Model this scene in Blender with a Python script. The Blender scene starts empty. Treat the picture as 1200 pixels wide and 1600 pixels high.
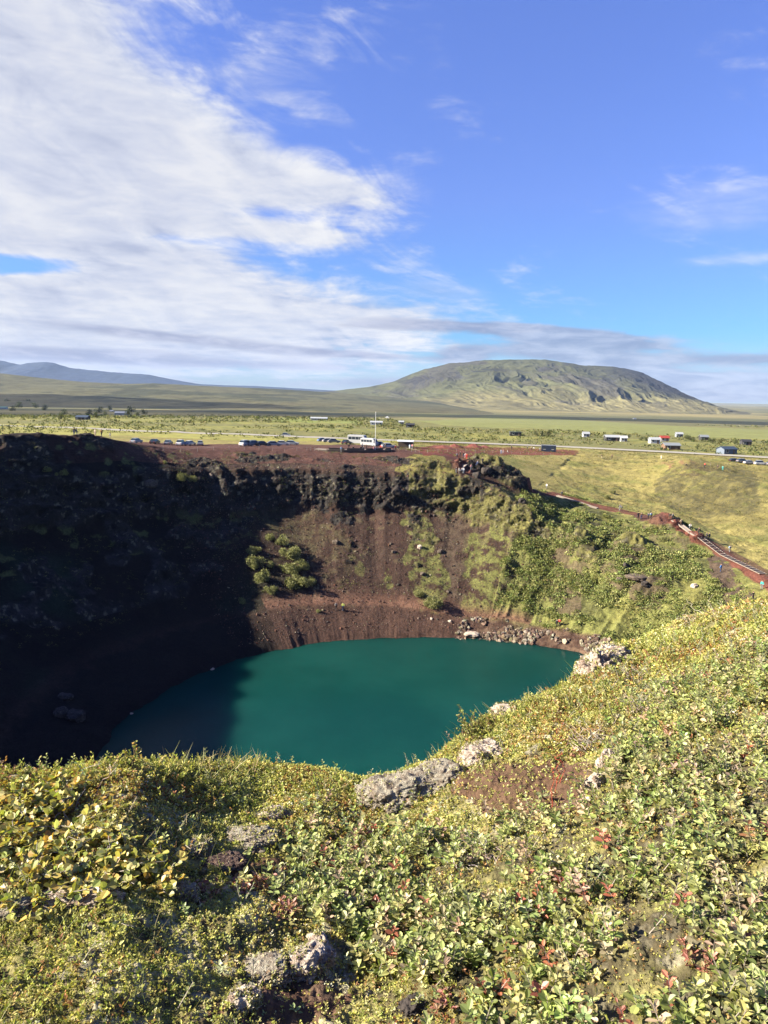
import bpy, bmesh, math, random
import numpy as np
from mathutils import Vector, Matrix
from mathutils.bvhtree import BVHTree

# ------------------------------------------------------------------ camera
PITCH, ROLL, FPX = math.radians(9.1), math.radians(1.2), 1150.0
CAMZ = 50.0                                   # eye height above the lake (lake surface is z = 0)
sc = bpy.context.scene
F_ = Vector((0, math.cos(PITCH), -math.sin(PITCH)))
U0 = Vector((0, math.sin(PITCH), math.cos(PITCH)))
X0 = Vector((1, 0, 0))
R_ = math.cos(ROLL)*X0 + math.sin(ROLL)*U0
U_ = -math.sin(ROLL)*X0 + math.cos(ROLL)*U0
cam = bpy.data.cameras.new('camera'); camo = bpy.data.objects.new('camera', cam)
sc.collection.objects.link(camo); sc.camera = camo
m = Matrix((( R_.x, U_.x, -F_.x, 0), (R_.y, U_.y, -F_.y, 0), (R_.z, U_.z, -F_.z, CAMZ), (0, 0, 0, 1)))
camo.matrix_world = m
cam.sensor_fit = 'VERTICAL'; cam.sensor_height = 36; cam.lens = FPX/1600*36
cam.clip_start = 0.05; cam.clip_end = 60000
sc.render.resolution_x, sc.render.resolution_y = 768, 1024

# ------------------------------------------------------------------ light
SUN_EL = math.radians(27.5)
SUN_AZ = math.radians(-97.0)       # compass-like, measured from +Y (view direction) towards +X: sun stands on the left, slightly ahead
sun_dir = Vector((math.sin(SUN_AZ)*math.cos(SUN_EL), math.cos(SUN_AZ)*math.cos(SUN_EL), math.sin(SUN_EL)))
sun = bpy.data.lights.new('sun', 'SUN'); suno = bpy.data.objects.new('sun', sun); sc.collection.objects.link(suno)
sun.energy = 5.0; sun.angle = math.radians(0.55); sun.color = (1.0, 0.90, 0.72)
suno.rotation_euler = (-sun_dir).to_track_quat('-Z', 'Y').to_euler()
sc.view_settings.view_transform = 'Standard'; sc.view_settings.look = 'None'
sc.view_settings.gamma = 1; sc.view_settings.exposure = 2.25
SKY_STRENGTH = 0.050
CLOUD = 0.20
ALB = 0.72          # overall scale of the ground and plant albedos

# ------------------------------------------------------------------ world: sky with clouds
class N:
    """tiny expression builder for node trees"""
    def __init__(s, nt): s.nt = nt
    def math(s, op, a, b=None, c=None, clamp=False):
        n = s.nt.nodes.new('ShaderNodeMath'); n.operation = op; n.use_clamp = clamp
        for i, v in enumerate((a, b, c)):
            if v is None: continue
            if isinstance(v, (int, float)): n.inputs[i].default_value = v
            else: s.nt.links.new(v, n.inputs[i])
        return n.outputs[0]
    def node(s, t, **kw):
        n = s.nt.nodes.new(t)
        for k, v in kw.items(): setattr(n, k, v)
        return n
    def link(s, a, b): s.nt.links.new(a, b)
    def ramp(s, fac, pts):
        n = s.nt.nodes.new('ShaderNodeValToRGB'); s.nt.links.new(fac, n.inputs[0])
        e = n.color_ramp.elements
        while len(e) < len(pts): e.new(0.5)
        for q, (p, c) in zip(e, pts): q.position = p; q.color = (*c, 1) if len(c) == 3 else c
        return n.outputs[0]
    def smooth(s, v, a, b):
        n = s.nt.nodes.new('ShaderNodeMapRange'); n.interpolation_type = 'SMOOTHSTEP'
        s.nt.links.new(v, n.inputs[0]); n.inputs[1].default_value = a; n.inputs[2].default_value = b
        return n.outputs[0]
    def mixc(s, f, a, b, typ='MIX'):
        n = s.nt.nodes.new('ShaderNodeMix'); n.data_type = 'RGBA'; n.blend_type = typ
        for i, v in ((0, f), (6, a), (7, b)):
            if isinstance(v, (int, float)): n.inputs[i].default_value = v
            elif isinstance(v, tuple): n.inputs[i].default_value = (*v, 1)
            else: s.nt.links.new(v, n.inputs[i])
        return n.outputs[2]
    def noise(s, vec, scale, detail=4, rough=0.55, dist=0.0, lac=2.0):
        n = s.nt.nodes.new('ShaderNodeTexNoise')
        n.inputs['Scale'].default_value = scale; n.inputs['Detail'].default_value = detail
        n.inputs['Roughness'].default_value = rough; n.inputs['Distortion'].default_value = dist
        n.inputs['Lacunarity'].default_value = lac
        if vec is not None: s.nt.links.new(vec, n.inputs['Vector'])
        return n.outputs[0]

def azel(px, py):
    d = (F_ + R_*((px-600)/FPX) - U_*((py-800)/FPX)).normalized()
    return math.degrees(math.atan2(d.x, d.y)), math.degrees(math.asin(d.z))

w = bpy.data.worlds.new('World'); sc.world = w; w.use_nodes = True
nt = w.node_tree; nt.nodes.clear(); g = N(nt)
out = g.node('ShaderNodeOutputWorld')
sky = g.node('ShaderNodeTexSky', sky_type='NISHITA', sun_disc=False)
sky.sun_elevation = SUN_EL; sky.sun_rotation = SUN_AZ; sky.altitude = 100; sky.air_density = 1.0; sky.dust_density = 0.3; sky.ozone_density = 2.5
tc = g.node('ShaderNodeTexCoord')
sep = g.node('ShaderNodeSeparateXYZ'); g.link(tc.outputs['Generated'], sep.inputs[0])
dx, dy, dz = sep.outputs
DEG = 57.29578
az = g.math('MULTIPLY', g.math('ARCTAN2', dx, dy), DEG)
el = g.math('MULTIPLY', g.math('ARCSINE', dz), DEG)
# cloud-layer plane coordinates: clouds flatten towards the horizon as a real layer does
zz = g.math('ADD', g.math('MAXIMUM', dz, 0.0), 0.07)
cx = g.math('DIVIDE', dx, zz); cy = g.math('DIVIDE', dy, zz)
comb = g.node('ShaderNodeCombineXYZ'); g.link(cx, comb.inputs[0]); g.link(cy, comb.inputs[1])
pv = comb.outputs[0]
n1 = g.noise(pv, 1.1, 9, 0.62, 0.7)
n2 = g.noise(pv, 3.6, 8, 0.66, 0.5)
comb2 = g.node('ShaderNodeCombineXYZ'); g.link(g.math('MULTIPLY', az, 0.10), comb2.inputs[0]); g.link(g.math('MULTIPLY', el, 0.55), comb2.inputs[1])
n3 = g.noise(comb2.outputs[0], 2.4, 8, 0.62, 0.5)
comb3 = g.node('ShaderNodeCombineXYZ'); g.link(g.math('MULTIPLY', az, 0.06), comb3.inputs[0]); g.link(g.math('ADD', g.math('MULTIPLY', el, 0.13), g.math('MULTIPLY', az, 0.035)), comb3.inputs[1])
n4 = g.noise(comb3.outputs[0], 2.2, 8, 0.60, 0.8)
def blob(px, py, rx, ry, rot=0.0, k=1.0):
    a0, e0 = azel(px, py); sx, sy = rx/20.07, ry/20.07
    u = g.math('SUBTRACT', az, a0); v = g.math('SUBTRACT', el, e0)
    c, s = math.cos(math.radians(rot)), math.sin(math.radians(rot))
    a = g.math('ADD', g.math('MULTIPLY', u, c/sx), g.math('MULTIPLY', v, s/sx))
    b = g.math('ADD', g.math('MULTIPLY', u, -s/sy), g.math('MULTIPLY', v, c/sy))
    q = g.math('ADD', g.math('MULTIPLY', a, a), g.math('MULTIPLY', b, b))
    return g.math('MULTIPLY', g.math('POWER', 2.71828, g.math('MULTIPLY', q, -1.0)), k)
def addup(L):
    r = L[0]
    for v in L[1:]: r = g.math('ADD', r, v)
    return r
big = addup([blob(260, 60, 160, 60, 20, -.35), blob(-300, 150, 420, 300, 0, 1.2), blob(20, 120, 190, 200, 0, .95), blob(120, 235, 230, 90, -10, .75), blob(-20, 330, 230, 60, 0, .5),
             blob(360, 268, 220, 48, -14, .85), blob(540, 297, 100, 22, -8, .55), blob(-350, 480, 400, 200, 0, 1.1),
             blob(120, 335, 260, 30, -3, .35), blob(160, 400, 260, 24, 0, .45), blob(60, 500, 420, 60, 0, .85), blob(330, 480, 300, 50, 0, .65),
             blob(500, 545, 260, 46, 0, .6), blob(600, 490, 150, 22, 0, .35),
             blob(10, 412, 120, 24, 4, -2.8), blob(250, 372, 130, 11, 0, -.9), blob(430, 335, 90, 12, 0, -.5), blob(430, 410, 120, 22, 0, -.35),
             blob(470, 368, 90, 14, -5, .55), blob(-900, 300, 700, 400, 0, .8)])
c_ = lambda n_, k: g.math('MULTIPLY', g.math('SUBTRACT', n_, 0.5), k)
den = addup([big, c_(n1, 1.5), c_(n2, .8), c_(n4, 1.9), c_(n3, .35)])
a_main = g.smooth(den, 0.18, 1.15)
thin = addup([blob(420, 120, 120, 30, 8, .5), blob(500, 180, 90, 12, -14, .45), blob(1130, 315, 120, 36, 0, .75), blob(1160, 405, 90, 9, 0, .7), blob(690, 455, 100, 20, -6, .8), blob(250, 90, 120, 60, 0, .4), blob(1130, 345, 90, 14, 0, .3)])
a_thin = g.smooth(addup([thin, c_(n4, 1.0), c_(n3, .7)]), 0.15, 1.1)
low = addup([blob(760, 513, 230, 11, -3, 1.15), blob(930, 530, 120, 9, -7, 1.0), blob(850, 548, 110, 18, 0, 1.0), blob(720, 552, 45, 16, 0, .9),
             blob(980, 575, 110, 20, -14, 1.0), blob(1120, 612, 150, 15, 0, 1.0), blob(1150, 562, 150, 9, 0, .75), blob(1130, 590, 110, 12, 0, .55), blob(640, 597, 130, 10, 0, .8),
             blob(230, 522, 210, 10, -3, 1.0), blob(520, 552, 170, 7, -2, .9), blob(560, 510, 110, 5, -2, .5), blob(250, 566, 420, 10, 0, .9), blob(60, 545, 300, 9, 0, .7),
             blob(200, 595, 420, 12, 0, .75), blob(1500, 560, 260, 60, 0, .7)])
a_low = g.smooth(addup([low, c_(n3, 1.3), c_(n4, .9)]), 0.35, 0.95)
haze_ = g.smooth(el, 4.5, 0.0)
skyc = g.node('ShaderNodeMix', data_type='RGBA', blend_type='MULTIPLY'); skyc.inputs[0].default_value = 1
g.link(sky.outputs[0], skyc.inputs[6]); g.link(g.ramp(g.math('DIVIDE', el, 40.0), [(0.0, (.30, .43, .63)), (.12, (.27, .47, .74)), (.35, (.50, .54, .90)), (.8, (.62, .65, 1.09))]), skyc.inputs[7])
hs = g.node('ShaderNodeHueSaturation'); hs.inputs['Saturation'].default_value = 1.0; g.link(skyc.outputs[2], hs.inputs['Color'])
bg = g.node('ShaderNodeBackground'); g.link(hs.outputs[0], bg.inputs[0]); bg.inputs[1].default_value = SKY_STRENGTH
# cloud brightness: thin edges white, thick cores and low bases greyer
lit = addup([g.math('MULTIPLY', n2, .5), g.math('MULTIPLY', n4, .9), c_(n1, .6), c_(n3, .25), .02])
shade = g.ramp(lit, [(0.50, (0.50, 0.55, 0.72)), (0.68, (0.72, 0.76, 0.88)), (0.90, (1.0, 1.0, 1.0))])
core = g.smooth(den, 0.95, 2.1)
shade = g.mixc(g.math('MULTIPLY', core, 0.35), shade, (0.64, 0.67, 0.79))
shade = g.mixc(g.math('MULTIPLY', g.smooth(el, 4.0, 0.0), .7), shade, (0.70, 0.75, 0.88))
bgc = g.node('ShaderNodeBackground'); g.link(shade, bgc.inputs[0]); bgc.inputs[1].default_value = CLOUD
lowc = g.mixc(g.smooth(addup([n3, c_(n4, .5)]), .35, .7), (0.30, 0.33, 0.50), (0.60, 0.63, 0.78))
bgl = g.node('ShaderNodeBackground'); g.link(lowc, bgl.inputs[0]); bgl.inputs[1].default_value = CLOUD
def mixs(f, a, b):
    n = g.node('ShaderNodeMixShader'); g.link(f, n.inputs[0]); g.link(a.outputs[0], n.inputs[1]); g.link(b.outputs[0], n.inputs[2]); return n
s1 = mixs(g.math('MULTIPLY', a_thin, 0.38), bg, bgc)
s2 = mixs(g.math('MULTIPLY', g.math('MAXIMUM', a_main, g.math('MULTIPLY', haze_, .35)), 0.97), s1, bgc)
s3 = mixs(g.math('MULTIPLY', a_low, 0.8), s2, bgl)
g.link(s3.outputs[0], out.inputs[0])

# ------------------------------------------------------------------ helpers
rng = np.random.default_rng(7); random.seed(7)
C = sc.collection
_perm = np.random.default_rng(3).permutation(4096).astype(np.int64)
def _h(ix, iy, iz):
    return _perm[(_perm[(_perm[ix & 4095] + iy) & 4095] + iz) & 4095] / 4095.0
def vnoise(x, y, z=0.0):
    x = np.asarray(x, float); y = np.asarray(y, float); z = np.broadcast_to(np.asarray(z, float), x.shape)
    ix, iy, iz = (np.floor(v).astype(np.int64) for v in (x, y, z))
    fx, fy, fz = x-ix, y-iy, z-iz
    fx, fy, fz = (v*v*v*(v*(v*6-15)+10) for v in (fx, fy, fz))
    r = 0
    for a in (0, 1):
        wa = fx if a else 1-fx
        for b in (0, 1):
            wb = wa*(fy if b else 1-fy)
            r = r + wb*((1-fz)*_h(ix+a, iy+b, iz) + fz*_h(ix+a, iy+b, iz+1))
    return r*2-1
def fbm(x, y, z=0.0, oct=5, gain=0.5, lac=2.03):
    r = 0; a = 1.0; t = 0
    for i in range(oct):
        r = r + a*vnoise(x+17.3*i, y-9.1*i, z+4.7*i); t += a
        x, y, z = x*lac, y*lac, np.asarray(z)*lac; a *= gain
    return r/t
def ridged(x, y, z=0.0, oct=4, gain=0.5, lac=2.07):
    r = 0; a = 1.0; t = 0
    for i in range(oct):
        r = r + a*(1-2*np.abs(vnoise(x+7.3*i, y-3.1*i, z+2.7*i))); t += a
        x, y, z = x*lac, y*lac, np.asarray(z)*lac; a *= gain
    return r/t
def sstep(a, b, x):
    t = np.clip((x-a)/(b-a), 0, 1); return t*t*(3-2*t)

def ray(px, py): return (F_ + R_*((px-600)/FPX) - U_*((py-800)/FPX))
def P(px, py, Y):
    d = ray(px, py); k = Y/d.y
    return Vector((d.x*k, Y, CAMZ + d.z*k))
def to_px(x, y, z):
    """picture position of world points, used only to choose how finely to mesh"""
    v = np.stack([x, y, z-CAMZ], -1)
    f = v @ np.array(F_); f = np.where(f < 0.05, 0.05, f)
    return 600 + FPX*(v @ np.array(R_))/f, 800 - FPX*(v @ np.array(U_))/f

def mesh_np(name, V, Fq, mat=None, col=None, smooth=True, parent=None, colname='Col', link=True, face_mat=None):
    """V (n,3); Fq (m,k) same-size faces or list of such arrays"""
    me = bpy.data.meshes.new(name)
    V = np.ascontiguousarray(V, dtype=np.float32)
    Fs = Fq if isinstance(Fq, list) else [Fq]
    loops = np.concatenate([f.reshape(-1) for f in Fs]).astype(np.int32)
    sizes = np.concatenate([np.full(len(f), f.shape[1]) for f in Fs]).astype(np.int32)
    starts = np.concatenate([[0], np.cumsum(sizes)[:-1]]).astype(np.int32)
    me.vertices.add(len(V)); me.vertices.foreach_set('co', V.reshape(-1))
    me.loops.add(len(loops)); me.loops.foreach_set('vertex_index', loops)
    me.polygons.add(len(sizes)); me.polygons.foreach_set('loop_start', starts); me.polygons.foreach_set('loop_total', sizes)
    me.polygons.foreach_set('use_smooth', np.full(len(sizes), smooth))
    if col is not None:
        a = me.color_attributes.new(colname, 'FLOAT_COLOR', 'POINT')
        c = np.ones((len(V), 4), np.float32); c[:, :3] = np.asarray(col)*ALB; a.data.foreach_set('color', c.reshape(-1))
    if face_mat is not None: me.polygons.foreach_set('material_index', np.asarray(face_mat, np.int32))
    me.update(calc_edges=True)
    if mat is not None:
        for q in (mat if isinstance(mat, list) else [mat]): me.materials.append(q)
    o = bpy.data.objects.new(name, me)
    if link: C.objects.link(o)
    if parent: o.parent = parent
    return o
def grid_faces(nr, nc, wrap=False):
    i = np.arange(nr-1)[:, None]; j = np.arange(nc if wrap else nc-1)[None, :]
    a = i*nc + j; b = i*nc + (j+1) % nc
    return np.stack([a, b, b+nc, a+nc], -1).reshape(-1, 4)
def tag(o, label=None, cat=None, group=None, kind=None):
    if label: o['label'] = label
    if cat: o['category'] = cat
    if group: o['group'] = group
    if kind: o['kind'] = kind
    return o
def struct(o, label=None, kind='structure'):
    o['kind'] = kind
    if label: o['label'] = label
    return o
def hexc(s, k=1.0):
    """sRGB 0-255 -> linear"""
    return tuple(k*((v/255/12.92) if v/255 <= .04045 else ((v/255+.055)/1.055)**2.4) for v in s)
def pip(poly, x, y):
    """points in polygon (world x, y)"""
    ins = np.zeros(x.shape, bool); n = len(poly)
    for i in range(n):
        x1, y1 = poly[i]; x2, y2 = poly[(i+1) % n]
        c = ((y1 > y) != (y2 > y)) & (x < (x2-x1)*(y-y1)/((y2-y1) if y2 != y1 else 1e-9)+x1)
        ins ^= c
    return ins
def seg_dist(pts, x, y):
    d = np.full(x.shape, 1e9)
    for (x1, y1), (x2, y2) in zip(pts[:-1], pts[1:]):
        vx, vy = x2-x1, y2-y1; t = np.clip(((x-x1)*vx+(y-y1)*vy)/(vx*vx+vy*vy+1e-9), 0, 1)
        d = np.minimum(d, np.hypot(x-x1-t*vx, y-y1-t*vy))
    return d

# ------------------------------------------------------------------ materials
def terrain_mat(name, fine, finer, bump=0.4, rough=0.95, var=0.45, bdist=0.05, coarse=None):
    """albedo comes from the 'Col' attribute of the mesh (what grows or lies there), broken up by noise"""
    mt = bpy.data.materials.new(name); mt.use_nodes = True; t = mt.node_tree; t.nodes.clear(); q = N(t)
    o = q.node('ShaderNodeOutputMaterial'); b = q.node('ShaderNodeBsdfPrincipled')
    q.link(b.outputs[0], o.inputs[0]); b.inputs['Roughness'].default_value = rough; b.inputs['Specular IOR Level'].default_value = 0.15
    a = q.node('ShaderNodeVertexColor', layer_name='Col')
    geo = q.node('ShaderNodeNewGeometry')
    na = q.noise(geo.outputs['Position'], fine, 5, 0.65); nb = q.noise(geo.outputs['Position'], finer, 4, 0.7)
    v = q.math('ADD', q.math('MULTIPLY', na, 0.6), q.math('MULTIPLY', nb, 0.4))
    f = q.node('ShaderNodeMapRange'); q.link(v, f.inputs[0]); f.inputs[1].default_value = .3; f.inputs[2].default_value = .7
    f.inputs[3].default_value = 1-var; f.inputs[4].default_value = 1+var
    mm = q.node('ShaderNodeVectorMath', operation='SCALE'); q.link(a.outputs[0], mm.inputs[0]); q.link(f.outputs[0], mm.inputs['Scale'])
    q.link(mm.outputs[0], b.inputs['Base Color'])
    bp = q.node('ShaderNodeBump'); bp.inputs['Strength'].default_value = bump; bp.inputs['Distance'].default_value = bdist
    q.link(v, bp.inputs['Height']); q.link(bp.outputs[0], b.inputs['Normal'])
    return mt
M_crater = terrain_mat('crater_ground', 2.6, 9.0, 1.0, var=0.75, bdist=0.30)
M_plain = terrain_mat('plain_ground', 0.08, 0.5, 0.8, var=0.35, bdist=1.0)
M_mount = terrain_mat('mountain_ground', 0.012, 0.05, 0.8, var=0.5, bdist=12.0)
M_fore = terrain_mat('heath_ground', 30, 110, 0.9, var=0.55, bdist=0.02)

def flat_mat(name, col, rough=0.6, metal=0.0, var=0.12, scale=3.0, spec=0.4, emit=None):
    mt = bpy.data.materials.new(name); mt.use_nodes = True; t = mt.node_tree; b = t.nodes['Principled BSDF']; q = N(t)
    tcn = q.node('ShaderNodeTexCoord'); n = q.noise(tcn.outputs['Object'], scale, 4, 0.6)
    col = tuple(c*.72 for c in col); d = tuple(c*(1-var) for c in col); l = tuple(min(1, c*(1+var)) for c in col)
    q.link(q.mixc(n, d, l), b.inputs['Base Color'])
    b.inputs['Roughness'].default_value = rough; b.inputs['Metallic'].default_value = metal; b.inputs['Specular IOR Level'].default_value = spec
    return mt

# ================================================================== CRATER
CX, CY = 3.0, 97.0
def to_polar(p):
    return math.degrees(math.atan2(p.y-CY, p.x-CX)) % 360, math.hypot(p.x-CX, p.y-CY), p.z
def at_z(px, py, z):
    d = ray(px, py); k = (z-CAMZ)/d.z
    return Vector((d.x*k, d.y*k, z))
shore = [to_polar(at_z(x, y, 0.0)) for x, y in ((168, 1190), (190, 1145), (250, 1096), (330, 1052), (430, 1019), (520, 1003), (620, 998), (720, 998), (800, 1004), (870, 1014), (905, 1021))]
shore = [(p, r, 0.0) for p, r, z in shore] + [(200, 46, 0), (230, 46, 0), (270, 44, 0), (310, 44, 0), (345, 45, 0), (10, 46, 0)]
def dedupe(L): return sorted(L)
rim = [to_polar(P(*a)) for a in ((1235, 930, 128), (1200, 912, 138), (1130, 868, 158), (1060, 822, 178), (1000, 806, 188), (930, 792, 196), (870, 775, 202), (820, 757, 206), (760, 742, 207),
       (700, 712, 210), (620, 702, 212), (500, 698, 211), (400, 699, 203), (280, 701, 188), (190, 690, 174), (100, 684, 164), (0, 686, 153))]
rim += [(160, 104, 36.5), (168, 106, 40), (180, 106, 43), (200, 106, 43), (225, 104, 40), (250, 103, 44), (270, 101, 46), (290, 96, 45), (310, 88, 38), (335, 80, 20), (355, 76, 14.5)]
base = [(0, 63, 8), (30, 69, 9), (50, 73, 11), (62, 78, 14), (70, 80, 17), (80, 83, 19.5), (90, 83.5, 20.5), (105, 84, 20.5), (120, 84, 20), (140, 85, 20), (160, 87, 21), (180, 88, 22), (220, 84, 24), (270, 79, 30), (320, 64, 14)]
top = [(0, 65, 9), (30, 71, 10.2), (50, 75.5, 13.2), (62, 82, 19), (68, 84.5, 23.5), (74, 87, 28), (80, 88, 30.5), (90, 88.5, 30.5), (105, 90, 31), (120, 91, 31), (140, 92, 31.5), (160, 94, 32), (180, 96, 33), (220, 92, 36), (270, 87, 41), (320, 72, 24)]
bench = [(0, 50, 2.5), (12, 54, 2.5), (25, 60, 2.8), (50, 61, 3.0), (68, 60, 3.0), (78, 58, 3.4), (90, 58.5, 4.7), (105, 58, 5.8), (116, 58, 6.0), (130, 62, 4.5), (160, 60, 4.5), (180, 56, 4), (230, 52, 3), (300, 50, 2.5)]
# ground beyond the rim, out to the plain
out1 = [to_polar(P(*a)) for a in ((1200, 860, 165), (1130, 828, 185), (1060, 792, 210), (1000, 775, 225), (930, 757, 235), (870, 740, 240), (800, 722, 240), (700, 702, 238), (600, 697, 236), (500, 696, 234), (400, 696, 230), (280, 697, 222), (150, 688, 215), (0, 690, 195))]
out1 += [(175, 135, 28), (220, 135, 28), (270, 130, 33), (310, 120, 30), (345, 110, 20)]
out2 = [to_polar(P(*a)) for a in ((1300, 745, 250), (1180, 735, 265), (1120, 733, 268), (1080, 722, 268), (1040, 726, 270), (990, 726, 278), (900, 716, 285), (800, 708, 285), (700, 695, 275), (600, 692, 272), (400, 690, 268), (200, 680, 260), (0, 678, 250))]
out2 += [(165, 180, 26), (220, 180, 24), (270, 180, 24), (330, 170, 22)]
ROUT = 260.0
out3 = [(a, ROUT, 27.0) for a in range(0, 360, 20)]
curves = [[(a, 26, -7) for a in (0, 120, 240)], shore, bench, base, top, rim, out1, out2, out3]
# angular sampling: fine where the wall faces the camera
phis = []; a = 0.0
while a < 360:
    phis.append(a); fine = (a < 172 or a > 352)
    a += 0.13 if fine else 0.5
phis = np.array(phis); NP_ = len(phis)
def percurve(L, k):
    L = sorted(L); ph = np.array([q[0] for q in L]); v = np.array([q[k] for q in L])
    pr = np.interp(np.arange(0, 360, 0.5), ph, v, period=360)
    ker = np.exp(-0.5*(np.arange(-12, 13)/3.5)**2); ker /= ker.sum()
    pr = np.convolve(np.concatenate([pr[-12:], pr, pr[:12]]), ker, 'valid')
    return np.interp(phis, np.arange(0, 360, 0.5), pr, period=360)
RK = np.stack([percurve(c, 1) for c in curves]); ZK = np.stack([percurve(c, 2) for c in curves])
# wander of the ledge lines
wob = fbm(np.cos(np.radians(phis))*9, np.sin(np.radians(phis))*9, 3.0, 5)
RK[3] += 2.2*wob; RK[4] += 2.2*wob + 1.2*fbm(np.cos(np.radians(phis))*30, np.sin(np.radians(phis))*30, 8.0, 3)
RK[1] += 0.9*fbm(np.cos(np.radians(phis))*16, np.sin(np.radians(phis))*16, 5.0, 4)
nseg = [6, 40, 95, 60, 95, 70, 50, 30]
tk = []; kk = []
for s_, n_ in enumerate(nseg):
    for i in range(n_): tk.append(i/n_); kk.append(s_)
tk.append(1.0); kk.append(len(nseg)-1)
tk = np.array(tk); kk = np.array(kk); NR = len(tk)
Rg = RK[kk]*(1-tk[:, None]) + RK[kk+1]*tk[:, None]
Zg = ZK[kk]*(1-tk[:, None]) + ZK[kk+1]*tk[:, None]
def smooth_rows(A, n, it):
    for _ in range(it):
        B = A.copy(); B[1:-1] = (A[:-2]+A[1:-1]*2+A[2:])/4; A = B
    return A
Zs = smooth_rows(Zg, 0, 30); Rs = smooth_rows(Rg, 0, 12)
cliffrow = ((kk == 3)).astype(float)[:, None]
cw = sstep(0, 1, smooth_rows(np.repeat(cliffrow, 2, 1), 0, 12))[:, :1]
Zs = Zs*(1-cw) + Zg*cw
ph = np.radians(phis)[None, :]
Xg = CX + Rs*np.cos(ph); Yg = CY + Rs*np.sin(ph)
seg = kk[:, None] + tk[:, None] + np.zeros_like(Xg)      # continuous profile coordinate: 1 shore, 2 bench, 3 cliff base, 4 cliff top, 5 rim, 6.. outside
phd = phis[None, :] + np.zeros_like(Xg)
def pbump(px, py, Y, h, rx, ry=None):
    p = P(px, py, Y); ry = ry or rx
    return h*np.exp(-(((Xg-p.x)/rx)**2 + ((Yg-p.y)/ry)**2))
# the rocky knob on the rim, the lumps along the dark far-left rim, the outcrop on the right rim
knob = pbump(755, 745, 196, 4.2, 6, 5) + pbump(785, 762, 193, 3.4, 5.5, 5) + pbump(722, 768, 190, 2.6, 5, 4) + pbump(812, 780, 191, 2.6, 5, 4) + pbump(665, 765, 189, 1.6, 5, 3)
lump = pbump(60, 684, 160, 1.1, 9, 5) + pbump(155, 690, 168, 1.3, 7, 5) + pbump(200, 694, 172, 0.4, 8, 5) + pbump(5, 690, 156, .6, 7, 5)
mound = pbump(1085, 735, 262, 2.2, 17, 13) + pbump(1115, 765, 240, 3.4, 17, 20) + 1.2*pbump(1060, 745, 255, 1.0, 7, 6)
knob2 = pbump(1035, 838, 177, 3.4, 4.5, 4) + pbump(985, 900, 166, 2.4, 4, 3) + pbump(905, 880, 168, 1.8, 3, 3) + pbump(1075, 880, 168, 2.0, 4, 3)
Zs = Zs + knob + lump + knob2 + mound
# right-hand mound beyond the rim is carried by the curves; small extra relief
green_side = sstep(78, 62, phd)*(phd < 200) + (phd > 320)
# rock-ness: cliff band, knob, ledges
band = np.exp(-((seg-3.55)/0.42)**2)
band2 = np.exp(-((seg-4.45)/0.14)**2)*sstep(70, 84, phd)*sstep(150, 130, phd)*sstep(-0.15, 0.25, fbm(Xg/14, Yg/14, 1.0, 2)+0.15)
rock = np.clip(band*np.where(phd < 200, sstep(56, 70, phd), 0.8) + 0.8*band2 + sstep(0.6, 1.6, knob) + 1.0*sstep(0.8, 1.6, knob2) + 0.7*sstep(0.8, 1.6, lump), 0, 1)
rn = fbm(Xg/9, Yg/9, Zs/9, 4)
left_rough = sstep(112, 150, phd)*(phd < 260)*(seg > 2.2)*(seg < 5.2)
rock = np.clip(rock + left_rough*sstep(-0.1, 0.35, rn)*0.8 + sstep(0.18, 0.4, rn)*0.55*(seg > 2.4)*(seg < 4.7)*sstep(45, 60, phd)*(phd < 200), 0, 1)
# displacement along the radial/vertical normal
nr = np.gradient(Zs, axis=0); rr = np.gradient(Rs, axis=0); L = np.hypot(nr, rr)+1e-6
n_r = -nr/L; n_z = rr/L                      # outward surface normal in the (r, z) plane
sx, sy, sz = Xg, Yg, Zs*1.0
d_rock = 1.3*ridged(sx/5.5, sy/5.5, sz/3.6, 4) + 0.9*fbm(sx/1.7, sy/1.7, sz/1.4, 4, 0.6)
steps = 1.1*np.abs(((sz/3.1 + 0.8*fbm(sx/20, sy/20, 0, 2)) % 1.0) - 0.5)
d_soft = 0.45*fbm(sx/9, sy/9, sz/9, 3) + 0.10*fbm(sx/1.2, sy/1.2, sz/1.2, 3)
gully = np.where(green_side > .5, 0.10, 0.28)*fbm(ph*22 + 0*Xg + 0.3*fbm(sx/12, sy/12, 0, 2), seg*0.7, 2.0, 3)*((seg > 2.1) & (seg < 3.4))
d_green = 1.3*fbm(sx/6.5, sy/6.5, sz/6.5, 4) + .7*ridged(ph*16 + .4*fbm(sx/9, sy/9, 0, 2), seg*.5, 4.0, 3)*((seg > 2.0) & (seg < 4.9)) + 0.25*fbm(sx/1.4, sy/1.4, sz/1.4, 3)
inner = sstep(1.0, 1.5, seg)
D = inner*(rock*(d_rock+steps-0.3) + (1-rock)*(np.where(green_side > .5, d_green*sstep(1.2, 2.2, seg), d_soft) + gully*0.6))
D = D*np.where(seg > 5.0, np.where(green_side > .5, 0.7, 0.35), 1.0)
D *= sstep(8.0, 7.4, seg)
D *= 1 - .75*np.exp(-((seg-5.0)/.28)**2)*(green_side > .5)*(rock < .3)
D += (1-inner)*0.12*fbm(sx/1.5, sy/1.5, sz, 3)
Rn = n_r*D; Xg = Xg + Rn*np.cos(ph); Yg = Yg + Rn*np.sin(ph); Zg2 = Zs + n_z*D
Vc = np.stack([Xg, Yg, Zg2], -1)
crater = mesh_np('crater', Vc.reshape(-1, 3), grid_faces(NR, NP_, True)[:, ::-1], M_crater)
struct(crater, 'ground of the volcanic crater: red scoria slopes, dark lava ledges, green right-hand side and the meadow beyond the rim')
bpy.context.view_layer.update()
dg = bpy.context.evaluated_depsgraph_get()
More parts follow.
